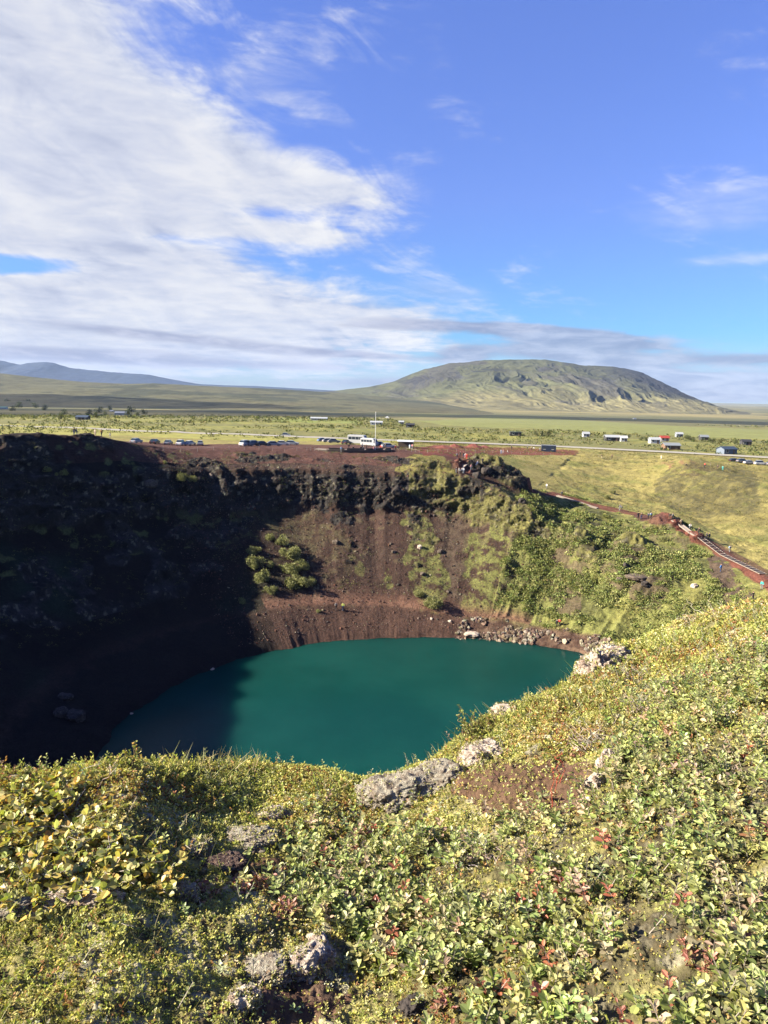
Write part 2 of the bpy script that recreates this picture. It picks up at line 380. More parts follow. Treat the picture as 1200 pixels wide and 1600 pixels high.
bvh_c = BVHTree.FromObject(crater, dg)
ORG = Vector((0, 0, CAMZ))
def hit(px, py, bvhs=None):
    d = ray(px, py).normalized(); best = None
    for b in (bvhs or [bvh_c]):
        h = b.ray_cast(ORG, d, 20000)
        if h[0] is not None and (best is None or h[3] < best[3]): best = h
    return best
def wpoly(pts, bvhs=None):
    L = []
    for x, y in pts:
        h = hit(x, y, bvhs)
        if h: L.append((h[0].x, h[0].y))
    return L

# ---- what covers the crater ground
xw = Xg + 1.6*fbm(Xg/4, Yg/4, Zg2/4, 4); yw = Yg + 1.6*fbm(Xg/4+31, Yg/4, Zg2/4, 4)
nA = fbm(Xg/7, Yg/7, Zg2/7, 5); nB = fbm(Xg/1.6, Yg/1.6, Zg2/1.6, 4); nC = fbm(Xg/22+9, Yg/22, Zg2/22, 3)
def lay(col, c, m):
    return col*(1-m[..., None]) + np.array(c)*m[..., None]
def soft(poly_px, w=0.0, bv=None):
    return pip(wpoly(poly_px, bv), xw, yw).astype(float)
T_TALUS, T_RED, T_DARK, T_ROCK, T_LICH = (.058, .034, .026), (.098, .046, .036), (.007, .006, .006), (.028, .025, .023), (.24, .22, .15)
T_MEAD, T_GREEN, T_OLIVE, T_YEL, T_BROWN = (.25, .215, .075), (.15, .155, .048), (.065, .066, .026), (.165, .15, .045), (.085, .060, .042)
col = np.zeros(Xg.shape+(3,)) + np.array(T_TALUS)
col = lay(col, (.05, .034, .026), sstep(-.1, .5, nA)*0.7)
col = lay(col, (.10, .085, .045), sstep(.15, .45, nB + .3*nC)*.5)
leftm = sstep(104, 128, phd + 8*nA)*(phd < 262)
col = lay(col, T_DARK, leftm*0.9)  # dark lava, taken near black so the wall's shade is in its colour
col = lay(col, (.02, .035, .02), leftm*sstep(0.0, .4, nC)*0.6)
ring = ((seg > 4.25) & (seg < 6.2) & (phd > 66) & (phd < 150)).astype(float)*(1-sstep(122, 140, phd+6*nA)*0.75)
col = lay(col, T_RED, ring*sstep(-.7, .2, nA+.4)*0.9)
greenm = sstep(72, 67.5, phd + 5*nA)*((phd < 200)) + (phd > 320)
greenm = np.clip(greenm, 0, 1)*(seg > 1.75 + 0.25*nB)
col = lay(col, T_GREEN, greenm)
col = lay(col, T_OLIVE, greenm*sstep(-.05, .45, nA)*0.75)
col = lay(col, T_YEL, greenm*sstep(.05, .5, -nA)*0.6)
outm = sstep(4.75, 5.1, seg + .15*nB)*np.where(phd < 200, sstep(82, 78, phd+3*nA), 1.0)
outm = np.maximum(outm, (seg > 6.2 + .2*nA)*1.0)
mead = np.array(T_MEAD)*(1+.25*nC[..., None])
col = col*(1-outm[..., None]) + mead*outm[..., None]
col = lay(col, (.15, .16, .045), outm*sstep(0.0, .4, nA + .3*nC)*0.7)
mk = pip(wpoly([(628, 716), (650, 710), (706, 716), (714, 742), (735, 760), (815, 775), (840, 800), (780, 812), (700, 800), (640, 775), (615, 760)]), xw, yw)*1.0
col = lay(col, (.21, .19, .055), mk*.85*sstep(-.5, -.1, nB))
# green strips running down the scoria
for pl, k in (([(628, 792), (668, 800), (688, 850), (706, 920), (694, 955), (655, 962), (648, 925), (632, 880), (640, 840), (622, 815)], .8),
              ([(596, 880), (605, 885), (618, 915), (606, 918)], .7), ([(545, 865), (560, 872), (568, 905), (556, 900)], .45),
              ([(415, 790), (500, 800), (560, 860), (540, 930), (480, 880), (430, 840)], .10),
              ([(725, 830), (790, 800), (800, 985), (722, 985)], .9)):
    mk = pip(wpoly(pl), xw, yw)*1.0
    col = lay(col, T_GREEN, mk*k*sstep(-.35, .1, nB+.2*nA))
# bare ground in the green slope
for pl, k in (([(870, 840), (930, 828), (990, 828), (1010, 880), (1055, 900), (1040, 950), (985, 935), (950, 915), (935, 880), (910, 910), (905, 965), (862, 955), (850, 890)], .78), ([(1010, 815), (1070, 820), (1090, 850), (1060, 880), (1020, 870)], .6), ([(780, 800), (860, 800), (870, 830), (800, 840)], .35), ([(740, 800), (765, 800), (770, 850), (748, 850)], .5),
              ([(1106, 862), (1132, 868), (1150, 900), (1180, 945), (1135, 955), (1112, 895)], 1.0), ([(690, 790), (735, 800), (728, 860), (726, 960), (712, 985), (694, 958), (706, 915), (690, 860)], .8),
              ([(640, 745), (700, 752), (800, 790), (760, 812), (690, 800), (640, 790)], .35)):
    mk = pip(wpoly(pl), xw, yw)*1.0
    col = lay(col, T_BROWN, mk*k*sstep(-.35, .1, nB + .5*nA + (k-.6)*.6))
# left-hand green terraces in the shade, on the dark rock
col = lay(col, (.10, .11, .04), leftm*(seg > 2.7)*(seg < 4.8)*sstep(.22, .36, fbm(Xg/3.1, Yg/3.1, Zg2/3.1, 4))*.8)
# rocks
rk = sstep(.25, .6, rock + .25*nB)*(seg < 5.6)
rkc = np.array(T_ROCK)*(1+.5*nB[..., None]) 
col = col*(1-rk[..., None]) + rkc*rk[..., None]
flat_top = sstep(.55, .85, np.gradient(Xg, axis=0)**2*0 + np.clip(n_z, 0, 1) + .25*nB)
col = lay(col, (.15, .14, .045), rk*np.clip(greenm + (phd < 88)*0.8, 0, 1)*sstep(-.25, .15, nA + .4*nB)*.9)
col = lay(col, T_LICH, rk*sstep(.32, .5, fbm(Xg/.9, Yg/.9, Zg2/.9, 3))*.5)
# shore and beach
be = sstep(2.05, 1.75, seg + .1*nB)*(phd > 10)
col = lay(col, (.066, .038, .028), be)
col = lay(col, (.012, .009, .008), be*sstep(112, 124, phd + 4*nA)*(phd < 300))  # dark lava gravel on the left, blackened to paint in the shade there
col = lay(col, (.15, .10, .065), be*(phd < 72)*(phd > 20)*.55*sstep(-.3, .2, nB))
col = lay(col, (.11, .11, .04), be*(phd < 66)*sstep(1.35, 1.7, seg)*sstep(-.1, .2, nA+.3*nB)*.6)
path_b = np.exp(-((seg-2.0)/0.10)**2)*(phd > 62)*(phd < 118)
col = lay(col, (.16, .085, .058), path_b*.9); col = lay(col, (.075, .042, .032), sstep(1.9, 1.8, seg)*(seg > 1.02)*(phd > 74)*(phd < 118)*.6)
# red foot paths and red scoria ground
def line(px_pts, wd, c, k=1.0, bv=None):
    global col
    pts = wpoly(px_pts, bv); d = seg_dist(pts, Xg + .4*nB, Yg + .4*nB)
    col = lay(col, c, sstep(wd, wd*.6, d)*k)
PATH_PX = [(828, 757), (870, 774), (900, 783), (935, 793), (970, 800), (1000, 806), (1040, 814), (1062, 824), (1085, 838), (1110, 852), (1140, 872), (1165, 890), (1200, 912), (1230, 930)]
PATH_OUT = [(x_, y_-3.0) for x_, y_ in PATH_PX]
line(PATH_OUT, 1.9, (.15, .055, .038), .95); line(PATH_PX, 1.6, (.15, .055, .038), .95); line([(1000, 806), (1030, 811)], 2.6, T_RED, .9)
line([(1120, 850), (1160, 874), (1215, 905)], 1.8, T_RED, .8)
line([(690, 698), (704, 710), (716, 722), (724, 734)], 2.8, (.13, .05, .037), .9)
mk = pip(wpoly([(648, 702), (690, 695), (800, 699), (905, 704), (900, 712), (800, 710), (715, 716), (660, 712)]), xw, yw)*1.0
col = lay(col, (.16, .05, .036), mk*.95)
mk = pip(wpoly([(1030, 722), (1075, 719), (1120, 728), (1115, 738), (1085, 745), (1050, 742)]), xw, yw)*1.0
col = lay(col, (.17, .085, .055), mk*sstep(-.3, .2, nB)*.8)
mk = pip(wpoly([(1040, 735), (1180, 735), (1190, 800), (1100, 810), (1040, 790), (1020, 760)]), xw, yw)*1.0
col = lay(col, (.095, .085, .04), mk*sstep(-.45, .15, nB)*.85)
col *= (1+.35*nB[..., None] + .18*fbm(Xg/.5, Yg/.5, Zg2/.5, 2)[..., None])
col = np.clip(col, .008, .6)
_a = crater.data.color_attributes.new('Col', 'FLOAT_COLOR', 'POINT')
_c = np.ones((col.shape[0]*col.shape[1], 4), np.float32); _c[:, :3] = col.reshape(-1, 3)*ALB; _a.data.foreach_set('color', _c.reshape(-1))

# ------------------------------------------------------------------ the lake
M_water = bpy.data.materials.new('lake_water'); M_water.use_nodes = True
t = M_water.node_tree; b = t.nodes['Principled BSDF']; q = N(t)
b.inputs['Base Color'].default_value = (.004, .043, .040, 1); b.inputs['Roughness'].default_value = .12; b.inputs['IOR'].default_value = 1.33
b.inputs['Specular IOR Level'].default_value = .06
b.inputs['Subsurface Weight'].default_value = 1.0; b.subsurface_method = 'BURLEY'; b.inputs['Subsurface Radius'].default_value = (1.0, 6.0, 6.0); b.inputs['Subsurface Scale'].default_value = 1.0
geo = q.node('ShaderNodeNewGeometry'); wn = q.noise(geo.outputs['Position'], 1.6, 4, .6)
wp_ = q.noise(geo.outputs['Position'], .05, 4, .6); q.link(q.math('MULTIPLY_ADD', wp_, .25, .02), b.inputs['Roughness']); q.link(q.mixc(q.smooth(wp_, .35, .7), (.0022, .027, .024), (.0040, .036, .031)), b.inputs['Base Color'])
bp = q.node('ShaderNodeBump'); bp.inputs['Strength'].default_value = .35; bp.inputs['Distance'].default_value = .08
q.link(wn, bp.inputs['Height']); q.link(bp.outputs[0], b.inputs['Normal'])
wa = np.radians(np.arange(0, 360, 3)); wr = np.interp(np.arange(0, 360, 3), phis, RK[1]+2.5)
lake = mesh_np('water', np.stack([CX+wr*np.cos(wa), CY+wr*np.sin(wa), 0*wa], -1), np.arange(120)[None, :], M_water, smooth=False)
struct(lake, 'deep teal lake filling the bottom of the crater')

# ================================================================== PLAIN
def plain_z(x, y):
    d = np.hypot(x-CX, y-CY)
    z = np.interp(d, [200, 260, 400, 700, 1200, 3000, 6000, 16000, 60000], [27, 27.2, 26.5, 21, 6, -24, -28, -30, -60])
    z = z + sstep(300, 1500, d)*3.0*fbm(x/600, y/600, 0, 4) + sstep(255, 330, d)*(0.5*fbm(x/25, y/25, 0, 3) + .35*fbm(x/6, y/6, 0, 3))*sstep(1600, 400, d)
    # low rise of old lava on the right, and land rising to the far left
    z = z + 10*np.exp(-(((x-900)/330)**2 + ((y-1150)/260)**2))
    return z
pang = []
a = -180.0
while a < 180: pang.append(a); a += 0.10 if abs(a) < 33 else (0.6 if abs(a) < 60 else 3.0)
pang = np.radians(np.array(pang))
prad = np.concatenate([np.exp(np.linspace(math.log(150.), math.log(900.), 340)), np.exp(np.linspace(math.log(905.), math.log(40000.), 220))])
AA, RR = np.meshgrid(pang, prad)
Xp = RR*np.sin(AA); Yp = RR*np.cos(AA)          # polar about the observer, cut back to the crater's outer edge
dc = np.hypot(Xp-CX, Yp-CY)
push = np.maximum(ROUT-2.0-dc, 0)
Xp = CX + (Xp-CX)*(1+push/np.maximum(dc, 1)); Yp = CY + (Yp-CY)*(1+push/np.maximum(dc, 1)); dc = np.hypot(Xp-CX, Yp-CY)
Zp = plain_z(Xp, Yp)
Zp = np.where(dc < ROUT+6, 27.0 - (ROUT+6-dc)*.25 + (Zp-27)*0, Zp)
keep = push < 40
plain = mesh_np('plain', np.stack([Xp, Yp, Zp], -1).reshape(-1, 3), None or grid_faces(len(prad), len(pang), True)[:, ::-1][~((push.reshape(-1)[grid_faces(len(prad), len(pang), True)] > .5).all(1))], M_plain)
struct(plain, 'wide heath and meadow plain between the crater and the mountain')
bpy.context.view_layer.update(); dg = bpy.context.evaluated_depsgraph_get()
bvh_p = BVHTree.FromObject(plain, dg)
n1_ = fbm(Xp/60, Yp/60, 0, 4); n2_ = fbm(Xp/7, Yp/7, 1, 4); n3_ = fbm(Xp/500, Yp/200, 2, 4)
xw = Xp + 12*fbm(Xp/80, Yp/80, 5, 4)*sstep(200, 900, dc); yw = Yp + 25*fbm(Xp/150+9, Yp/150, 5, 4)*sstep(300, 1500, dc)
pc = np.zeros(Xp.shape+(3,)) + np.array((.155, .15, .055))
pc = lay(pc, (.26, .25, .065), sstep(.0, .5, n1_)*.7)
pc = lay(pc, (.085, .10, .035), sstep(.05, .35, n2_ + .3*n1_)*.7*sstep(2500, 500, dc))
pc = lay(pc, (.14, .13, .06), sstep(900, 1500, dc)*.8)
pc = lay(pc, (.10, .10, .05), sstep(500, 1800, dc)*sstep(-.15, .3, n3_)*.8)
pc = lay(pc, (.06, .07, .035), sstep(500, 1200, dc)*sstep(.1, .35, fbm(Xp/260, Yp/420, 7, 5))*.8)
pc = lay(pc, (.30, .25, .11), sstep(900, 2000, dc)*sstep(.12, .3, fbm(Xp/700+3, Yp/260, 8, 5))*.6)
FB = [bvh_p]
def ppoly(px, c, k=1.0):
    global pc
    pc = lay(pc, c, pip(wpoly(px, FB), xw, yw)*k)
ppoly([(640, 657), (760, 650), (900, 656), (1200, 672), (1260, 676), (1260, 690), (1100, 683), (900, 672), (760, 668), (690, 664)], (.185, .20, .07), .85)
ppoly([(560, 646), (640, 640), (700, 641), (740, 646), (660, 652)], (.22, .24, .065), .5)
ppoly([(430, 652), (560, 657), (560, 662), (430, 659)], (.20, .25, .06), .5)
ppoly([(490, 646), (700, 652), (900, 655), (1200, 668), (1200, 655), (1000, 648), (800, 644), (600, 640), (500, 636)], (.10, .105, .05), .5)  # dark scrub tone that paints the cloud-shadow strip
ppoly([(-80, 640), (100, 636), (250, 634), (400, 632), (480, 640), (400, 612), (200, 607), (-80, 600)], (.085, .09, .04), .8)  # darker heath tone painting cloud shadow over the left plain
ppoly([(-80, 660), (100, 664), (400, 680), (500, 684), (700, 692), (700, 698), (400, 700), (250, 700), (100, 690), (-80, 690)], (.26, .25, .065), .7)
ROAD_PX = [(-120, 660), (0, 665), (200, 673), (400, 680), (500, 684), (600, 688), (700, 692), (780, 697), (840, 700), (900, 704), (960, 709), (1050, 714), (1130, 719), (1210, 722), (1300, 727)]
rp = [(hit(x, y, FB) or hit(x, y-2, FB)) for x, y in ROAD_PX]; ROAD = [(h[0].x, h[0].y) for h in rp if h]
for i in range(len(pc.shape)): pass
pc *= (1+.25*n2_[..., None]*sstep(1500, 400, dc)[..., None])
pc = np.clip(pc, .01, .6)
_a = plain.data.color_attributes.new('Col', 'FLOAT_COLOR', 'POINT')
_c = np.ones((pc.shape[0]*pc.shape[1], 4), np.float32); _c[:, :3] = pc.reshape(-1, 3)*ALB; _a.data.foreach_set('color', _c.reshape(-1))

M_road = flat_mat('gravel_road', (.26, .245, .22), .9, var=.15, scale=.5)
def ribbon(name, pts, w, mat, lift=.06, closed=False, step=4.0, bvs=None, zf=None):
    P2 = [np.array(p, float) for p in pts]; out = []
    # Catmull-Rom resample
    Q = [P2[0]*2-P2[1]] + P2 + [P2[-1]*2-P2[-2]]
    for i in range(1, len(Q)-2):
        n = max(2, int(np.linalg.norm(Q[i+1]-Q[i])/step))
        for j in range(n):
            t_ = j/n; a_, b_, c_, d_ = Q[i-1], Q[i], Q[i+1], Q[i+2]
            out.append(.5*((2*b_)+(-a_+c_)*t_+(2*a_-5*b_+4*c_-d_)*t_**2+(-a_+3*b_-3*c_+d_)*t_**3))
    out.append(P2[-1]); O = np.array(out); T = np.gradient(O, axis=0); T /= np.linalg.norm(T, axis=1)[:, None]+1e-9
    Nn = np.stack([-T[:, 1], T[:, 0]], -1); V = []
    for k in (-1, -.33, .33, 1):
        A = O + Nn*k*w/2
        V.append(np.stack([A[:, 0], A[:, 1], zf(A[:, 0], A[:, 1]) + lift*(1 if abs(k) < .9 else .2)], -1))
    V = np.stack(V); return mesh_np(name, V.reshape(-1, 3), grid_faces(4, len(O)), mat)
road = ribbon('road', ROAD, 5.5, M_road, lift=.5, zf=plain_z); struct(road, 'pale gravel road crossing the plain behind the crater')

# ------------------------------------------------------------------ mountain and far hills (height fields with real depth)
def hills(name, sil, Yc, Yf, Yb, base_z, mat_cols, nx=420, ny=170, pw=1.3, rough=.12, label=''):
    pts = [P(x, y, Yc) for x, y in sil]
    xs = np.linspace(pts[0].x, pts[-1].x, nx); hs_ = np.interp(xs, [p.x for p in pts], [p.z for p in pts])
    ker = np.exp(-.5*(np.arange(-4, 5)/1.6)**2); ker /= ker.sum(); hs_ = np.convolve(np.pad(hs_, 4, 'edge'), ker, 'valid')
    ys = np.concatenate([np.linspace(Yf, Yc, int(ny*.75)), np.linspace(Yc, Yb, ny-int(ny*.75)+1)[1:]])
    X, Y = np.meshgrid(xs, ys)
    v = np.where(Y < Yc, (Y-Yf)/(Yc-Yf), 1-(Y-Yc)/(Yb-Yc)*.9)
    Xw = (1450 + (X-1450)*np.where(Y < Yc, .42+.58*np.clip(v, 0, 1)**.8, 1)) if name == 'mountain' else X      # the mountain's foot is rounded in plan
    S = Yc-Yf
    wx = X + S*.06*fbm(X/(S*.15), Y/(S*.15), 6.0, 3)
    gul = .30*ridged(wx/(S*.055), Y/(S*.35), 5.0, 4, .6) + .35*ridged(wx/(S*.16), Y/(S*.9), 3.0, 5, .6) + .40*ridged(wx/(S*.36), Y/(S*.5), 9.0, 4, .55)          # gullies run down the slope
    prof = np.clip(v + .05*fbm(X/(S*.4), Y/(S*.4), 0, 3)*np.sin(np.pi*np.clip(v, 0, 1)), 0, 1)
    prof = np.where(Y < Yc, pw_prof(prof, pw), prof)
    H = np.maximum(hs_[None, :]-base_z, 0)
    Z = base_z + H*prof + rough*H*gul*np.sin(np.pi*np.clip(v, 0, 1))**1.0*(v < 1) + .02*H*fbm(X/60, Y/60, 0, 3)*(1-np.abs(v-1))
    sl = np.hypot(np.gradient(Z, axis=0)/(np.gradient(Y, axis=0)+1e-6), np.gradient(Z, axis=1)/(np.gradient(X, axis=1)+1e-6))
    c = np.zeros(X.shape+(3,)) + np.array(mat_cols[0])
    nn = fbm(X/(S*.12), Y/(S*.2), 1.0, 6, .6)*1.3 if name == 'mountain' else fbm(X/260, Y/420, 1.0, 6, .65)*1.6
    c = lay(c, mat_cols[1], sstep(-.05, .35, nn)*.75)
    cl = sstep(.02, -.22, gul + .3*nn)*sstep(.15, .6, prof)*(v < 1.05)*.8
    c = lay(c, mat_cols[2], np.clip(cl + sstep(.30, .55, sl)*sstep(.4, .7, prof), 0, 1)*.8)
    c = lay(c, mat_cols[3], sstep(.35, .05, prof + .25*nn)*.8)
    if name == 'mountain': c = lay(c, (.022, .022, .028), sstep(1500, 2300, X + 350*nn)*sstep(3000, 2700, X + 200*nn)*sstep(.15, .5, prof + .25*gul)*.95)  # dark cliff rock, with the shading of the right shoulder painted in
    c *= (1 + .35*nn + .2*fbm(X/(S*.03), Y/(S*.03), 2., 3))[..., None]
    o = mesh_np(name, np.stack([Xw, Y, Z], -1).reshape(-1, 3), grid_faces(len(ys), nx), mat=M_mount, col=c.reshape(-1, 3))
    return struct(o, label)
def pw_prof(v, pw): return v**pw*(1-.0*v)
MC = ((.080, .084, .040), (.042, .038, .036), (.016, .016, .022), (.15, .135, .07))
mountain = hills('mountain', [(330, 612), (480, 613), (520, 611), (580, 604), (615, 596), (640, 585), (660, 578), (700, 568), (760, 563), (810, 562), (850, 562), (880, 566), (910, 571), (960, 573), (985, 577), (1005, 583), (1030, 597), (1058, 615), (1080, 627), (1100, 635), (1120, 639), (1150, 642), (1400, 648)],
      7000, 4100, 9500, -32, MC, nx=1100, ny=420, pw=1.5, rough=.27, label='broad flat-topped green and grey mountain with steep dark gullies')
FC = ((.10, .098, .05), (.022, .028, .016), (.03, .03, .03), (.11, .10, .05))
hill2 = hills('lava_hills', [(-400, 572), (0, 583), (60, 590), (130, 597), (200, 600), (240, 599), (320, 603), (420, 607), (520, 613), (600, 620), (680, 628), (740, 640), (760, 645)],
      5200, 2200, 7000, -26, FC, nx=700, ny=260, pw=1.4, rough=.10, label='low tan lava hills rising on the left of the plain')
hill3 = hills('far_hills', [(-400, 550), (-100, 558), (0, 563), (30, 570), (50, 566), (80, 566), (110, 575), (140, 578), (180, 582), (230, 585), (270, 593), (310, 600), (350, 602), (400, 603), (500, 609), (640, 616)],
      14000, 11500, 17000, -30, ((.03, .045, .08), (.02, .03, .06), (.015, .02, .04), (.04, .055, .07)), nx=400, ny=90, pw=1.2, rough=.08, label='distant blue hills on the left horizon')  # blue of the distant haze is put into these hill colours

# ================================================================== FOREGROUND HEATH
crest_px = [(-300, 1290, 4.2), (-120, 1240, 3.9), (0, 1217, 3.8), (100, 1212, 3.8), (150, 1202, 3.8), (205, 1197, 3.8), (250, 1204, 3.9), (300, 1206, 4.1), (400, 1204, 4.3), (500, 1210, 4.3), (565, 1226, 4.3), (620, 1218, 4.3),
            (670, 1195, 4.5), (700, 1170, 4.7), (760, 1130, 5.0), (830, 1098, 5.2), (885, 1074, 5.5), (915, 1045, 6.0), (950, 1016, 6.4), (1000, 1003, 6.8), (1060, 974, 7.0), (1130, 955, 6.8), (1200, 942, 6.5), (1300, 915, 7.0), (1500, 880, 8)]
CR = []
for px_, py_, R0 in crest_px:
    d = ray(px_, py_); hlen = math.hypot(d.x, d.y); CR.append((math.degrees(math.atan2(d.x, d.y)), R0, d.z/hlen*R0))
CR += [(60, 12, -2.0), (90, 20, -2.3), (135, 28, -2.5), (180, 28, -2.6), (-180, 28, -2.6), (-135, 24, -2.6), (-90, 10, -2.4), (-60, 5.5, -2.4)]
CR.sort(); CA = np.array([c[0] for c in CR]); CRR = np.array([c[1] for c in CR]); CZ = np.array([c[2] for c in CR])
CSA = np.arange(-180, 180.5, .5); CSS = np.interp(CSA, CA, (CZ+1.65)/CRR); _k = np.exp(-.5*(np.arange(-36, 37)/14.)**2); _k /= _k.sum(); CSS = np.convolve(np.pad(CSS, 36, 'wrap'), _k, 'valid')
def fore_z(x, y, noise=True):
    r = np.hypot(x, y); a_ = np.degrees(np.arctan2(x, y))
    R = np.interp(a_, CA, CRR); zd = np.interp(a_, CA, CZ); sl_ = np.interp(a_, CSA, CSS); zs_ = -1.65 + sl_*R
    q_ = sstep(.5, .97, r/R); zc = zs_*(1-q_) + zd*q_
    t_ = np.minimum(r/R, 1); z = -1.65 + (zc+1.65)*t_
    s0 = (zd+1.65)/R
    e = np.maximum(r-R, 0)
    z = z + s0*e*np.exp(-e/.3) - 1.25*(e - .35*(1-np.exp(-e/.35)))
    if noise:
        k = sstep(0.6, 2.0, r)
        hum = .036*fbm(x/.55, y/.55, 0, 3) + .022*ridged(x/.33+5, y/.33, 1, 2) + .018*fbm(x/.07, y/.07, 3, 3) + .01*fbm(x/.02, y/.02, 3, 2)*(r < 6)
        att = 1-.55*np.exp(-((r-R)/.5)**2)
        z = z + (hum-.02)*k*att
        for bx, by, h_, w_ in BUMPS: z = z + h_*np.exp(-((x-bx)**2+(y-by)**2)/w_**2)
    return z + CAMZ
BUMPS = []
def fpos(px, py, it=40):
    """point on the smooth foreground ground under a picture position"""
    d = ray(px, py); lo, hi = .5, 14.0; k = None; prev = 0.5
    for s_ in np.linspace(.5, 14, 700):
        x, y, z = d.x*s_, d.y*s_, CAMZ+d.z*s_
        if z < float(fore_z(np.array([x]), np.array([y]), False)[0]): return np.array([x, y, z])
    return None
for px_, py_, h_, w_ in ((210, 1235, .03, .30), (470, 1270, .09, .22), (100, 1330, .04, .3), (600, 1250, .08, .25), (750, 1210, .06, .3), (960, 1230, .10, .25), (360, 1440, .07, .22), (250, 1540, .05, .25),
                         (450, 1400, -.07, .16), (640, 1450, -.05, .2), (430, 1560, -.03, .2), (860, 1350, .06, .25), (1080, 1300, .08, .3), (1050, 1480, .06, .2), (1100, 1150, .10, .35), (880, 1130, .07, .3)):
    p_ = fpos(px_, py_)
    if p_ is not None: BUMPS.append((p_[0], p_[1], h_*.42, w_))
fa = []
a = -180.0
while a < 180: fa.append(a); a += 0.065 if abs(a) < 34 else (0.2 if abs(a) < 80 else 3.0)
fa = np.radians(np.array(fa))
fr = np.concatenate([np.exp(np.linspace(math.log(.5), math.log(9.0), 620)), np.exp(np.linspace(math.log(9.1), math.log(60), 70))])
FA, FR = np.meshgrid(fa, fr); Xf = FR*np.sin(FA); Yf = FR*np.cos(FA); Zf = fore_z(Xf, Yf)
m1 = fbm(Xf/.35, Yf/.35, 4, 4); m2 = fbm(Xf/.09, Yf/.09, 5, 4); m3 = fbm(Xf/1.2, Yf/1.2, 6, 3)
fc = np.zeros(Xf.shape+(3,)) + np.array((.20, .18, .08))
fc = lay(fc, (.30, .27, .10), sstep(-.1, .3, m1)*.7)
fc = lay(fc, (.55, .50, .38), sstep(.22, .36, fbm(Xf/.16+7, Yf/.16, 2, 4))*.5)
fc = lay(fc, (.045, .028, .018), sstep(.0, .3, m2+.3*m3)*.8)
fc = lay(fc, (.30, .28, .21), sstep(.38, .5, m2 - .3*m1)*.6)
F2 = []
def fpoly(pts):
    L = []
    for x, y in pts:
        p_ = fpos(x, y)
        if p_ is not None: L.append((p_[0], p_[1]))
    return L
WILLOW0 = lambda: fpoly([(520, 1290), (640, 1310), (720, 1320), (830, 1262), (930, 1262), (965, 1190), (1000, 1080), (1100, 1040), (1300, 1010), (1300, 1700), (640, 1700), (600, 1560), (540, 1450), (440, 1390), (470, 1310)])
SOIL = [fpoly([(690, 1215), (740, 1190), (830, 1195), (900, 1180), (935, 1200), (925, 1260), (850, 1285), (780, 1270), (700, 1250)]), fpoly([(330, 1580), (420, 1500), (560, 1530), (540, 1590), (420, 1610)]), fpoly([(340, 1345), (480, 1320), (500, 1370), (400, 1370)])]
xq = Xf+.08*m1; yq = Yf+.08*m2
fc = lay(fc, (.06, .05, .028), pip(WILLOW0(), xq, yq)*sstep(-.3, .2, m2+.2)*.75)  # brown-black soil, darkened to paint the shadow gaps between willow leaves
for S_ in SOIL: fc = lay(fc, (.10, .052, .036), pip(S_, xq, yq)*.9)
fc = np.clip(fc*(1+.3*m2[..., None]), .01, .6)
foreland = mesh_np('heath_ground', np.stack([Xf, Yf, Zf], -1).reshape(-1, 3), grid_faces(len(fr), len(fa), True)[:, ::-1], M_fore, col=fc.reshape(-1, 3))
struct(foreland, 'mossy heath ground at the near edge of the crater')
bpy.context.view_layer.update(); dg = bpy.context.evaluated_depsgraph_get()
bvh_f = BVHTree.FromObject(foreland, dg)

# ---- leaf material: colour per leaf, light shines through
def leaf_mat(name, trans=.35, rough=.45, spec=.35):
    mt = bpy.data.materials.new(name); mt.use_nodes = True; t = mt.node_tree; t.nodes.clear(); q = N(t)
    o = q.node('ShaderNodeOutputMaterial'); b = q.node('ShaderNodeBsdfPrincipled'); tr = q.node('ShaderNodeBsdfTranslucent'); mx = q.node('ShaderNodeMixShader')
    a = q.node('ShaderNodeVertexColor', layer_name='Col'); geo = q.node('ShaderNodeNewGeometry'); n = q.noise(geo.outputs['Position'], 90, 3, .6)
    c = q.mixc(n, (.75, .75, .75), (1.25, 1.25, 1.25)); cc = q.mixc(1.0, a.outputs[0], c, 'MULTIPLY')
    q.link(cc, b.inputs['Base Color']); b.inputs['Roughness'].default_value = rough; b.inputs['Specular IOR Level'].default_value = spec
    tc_ = q.mixc(1.0, cc, (1.1, 1.2, .5), 'MULTIPLY'); q.link(tc_, tr.inputs[0])
    mx.inputs[0].default_value = trans; q.link(b.outputs[0], mx.inputs[1]); q.link(tr.outputs[0], mx.inputs[2]); q.link(mx.outputs[0], o.inputs[0])
    return mt
M_leaf = leaf_mat('leaves'); M_moss = leaf_mat('moss_and_heath', .38, .8, .15); M_grass = leaf_mat('grass_blades', .3, .6, .2)
M_far = leaf_mat('shrub_foliage', .2, .8, .1)
M_twig = flat_mat('grey_twig', (.22, .19, .16), .85, scale=40, var=.3)
M_bark = flat_mat('brown_bark', (.07, .05, .035), .9, scale=8, var=.3)

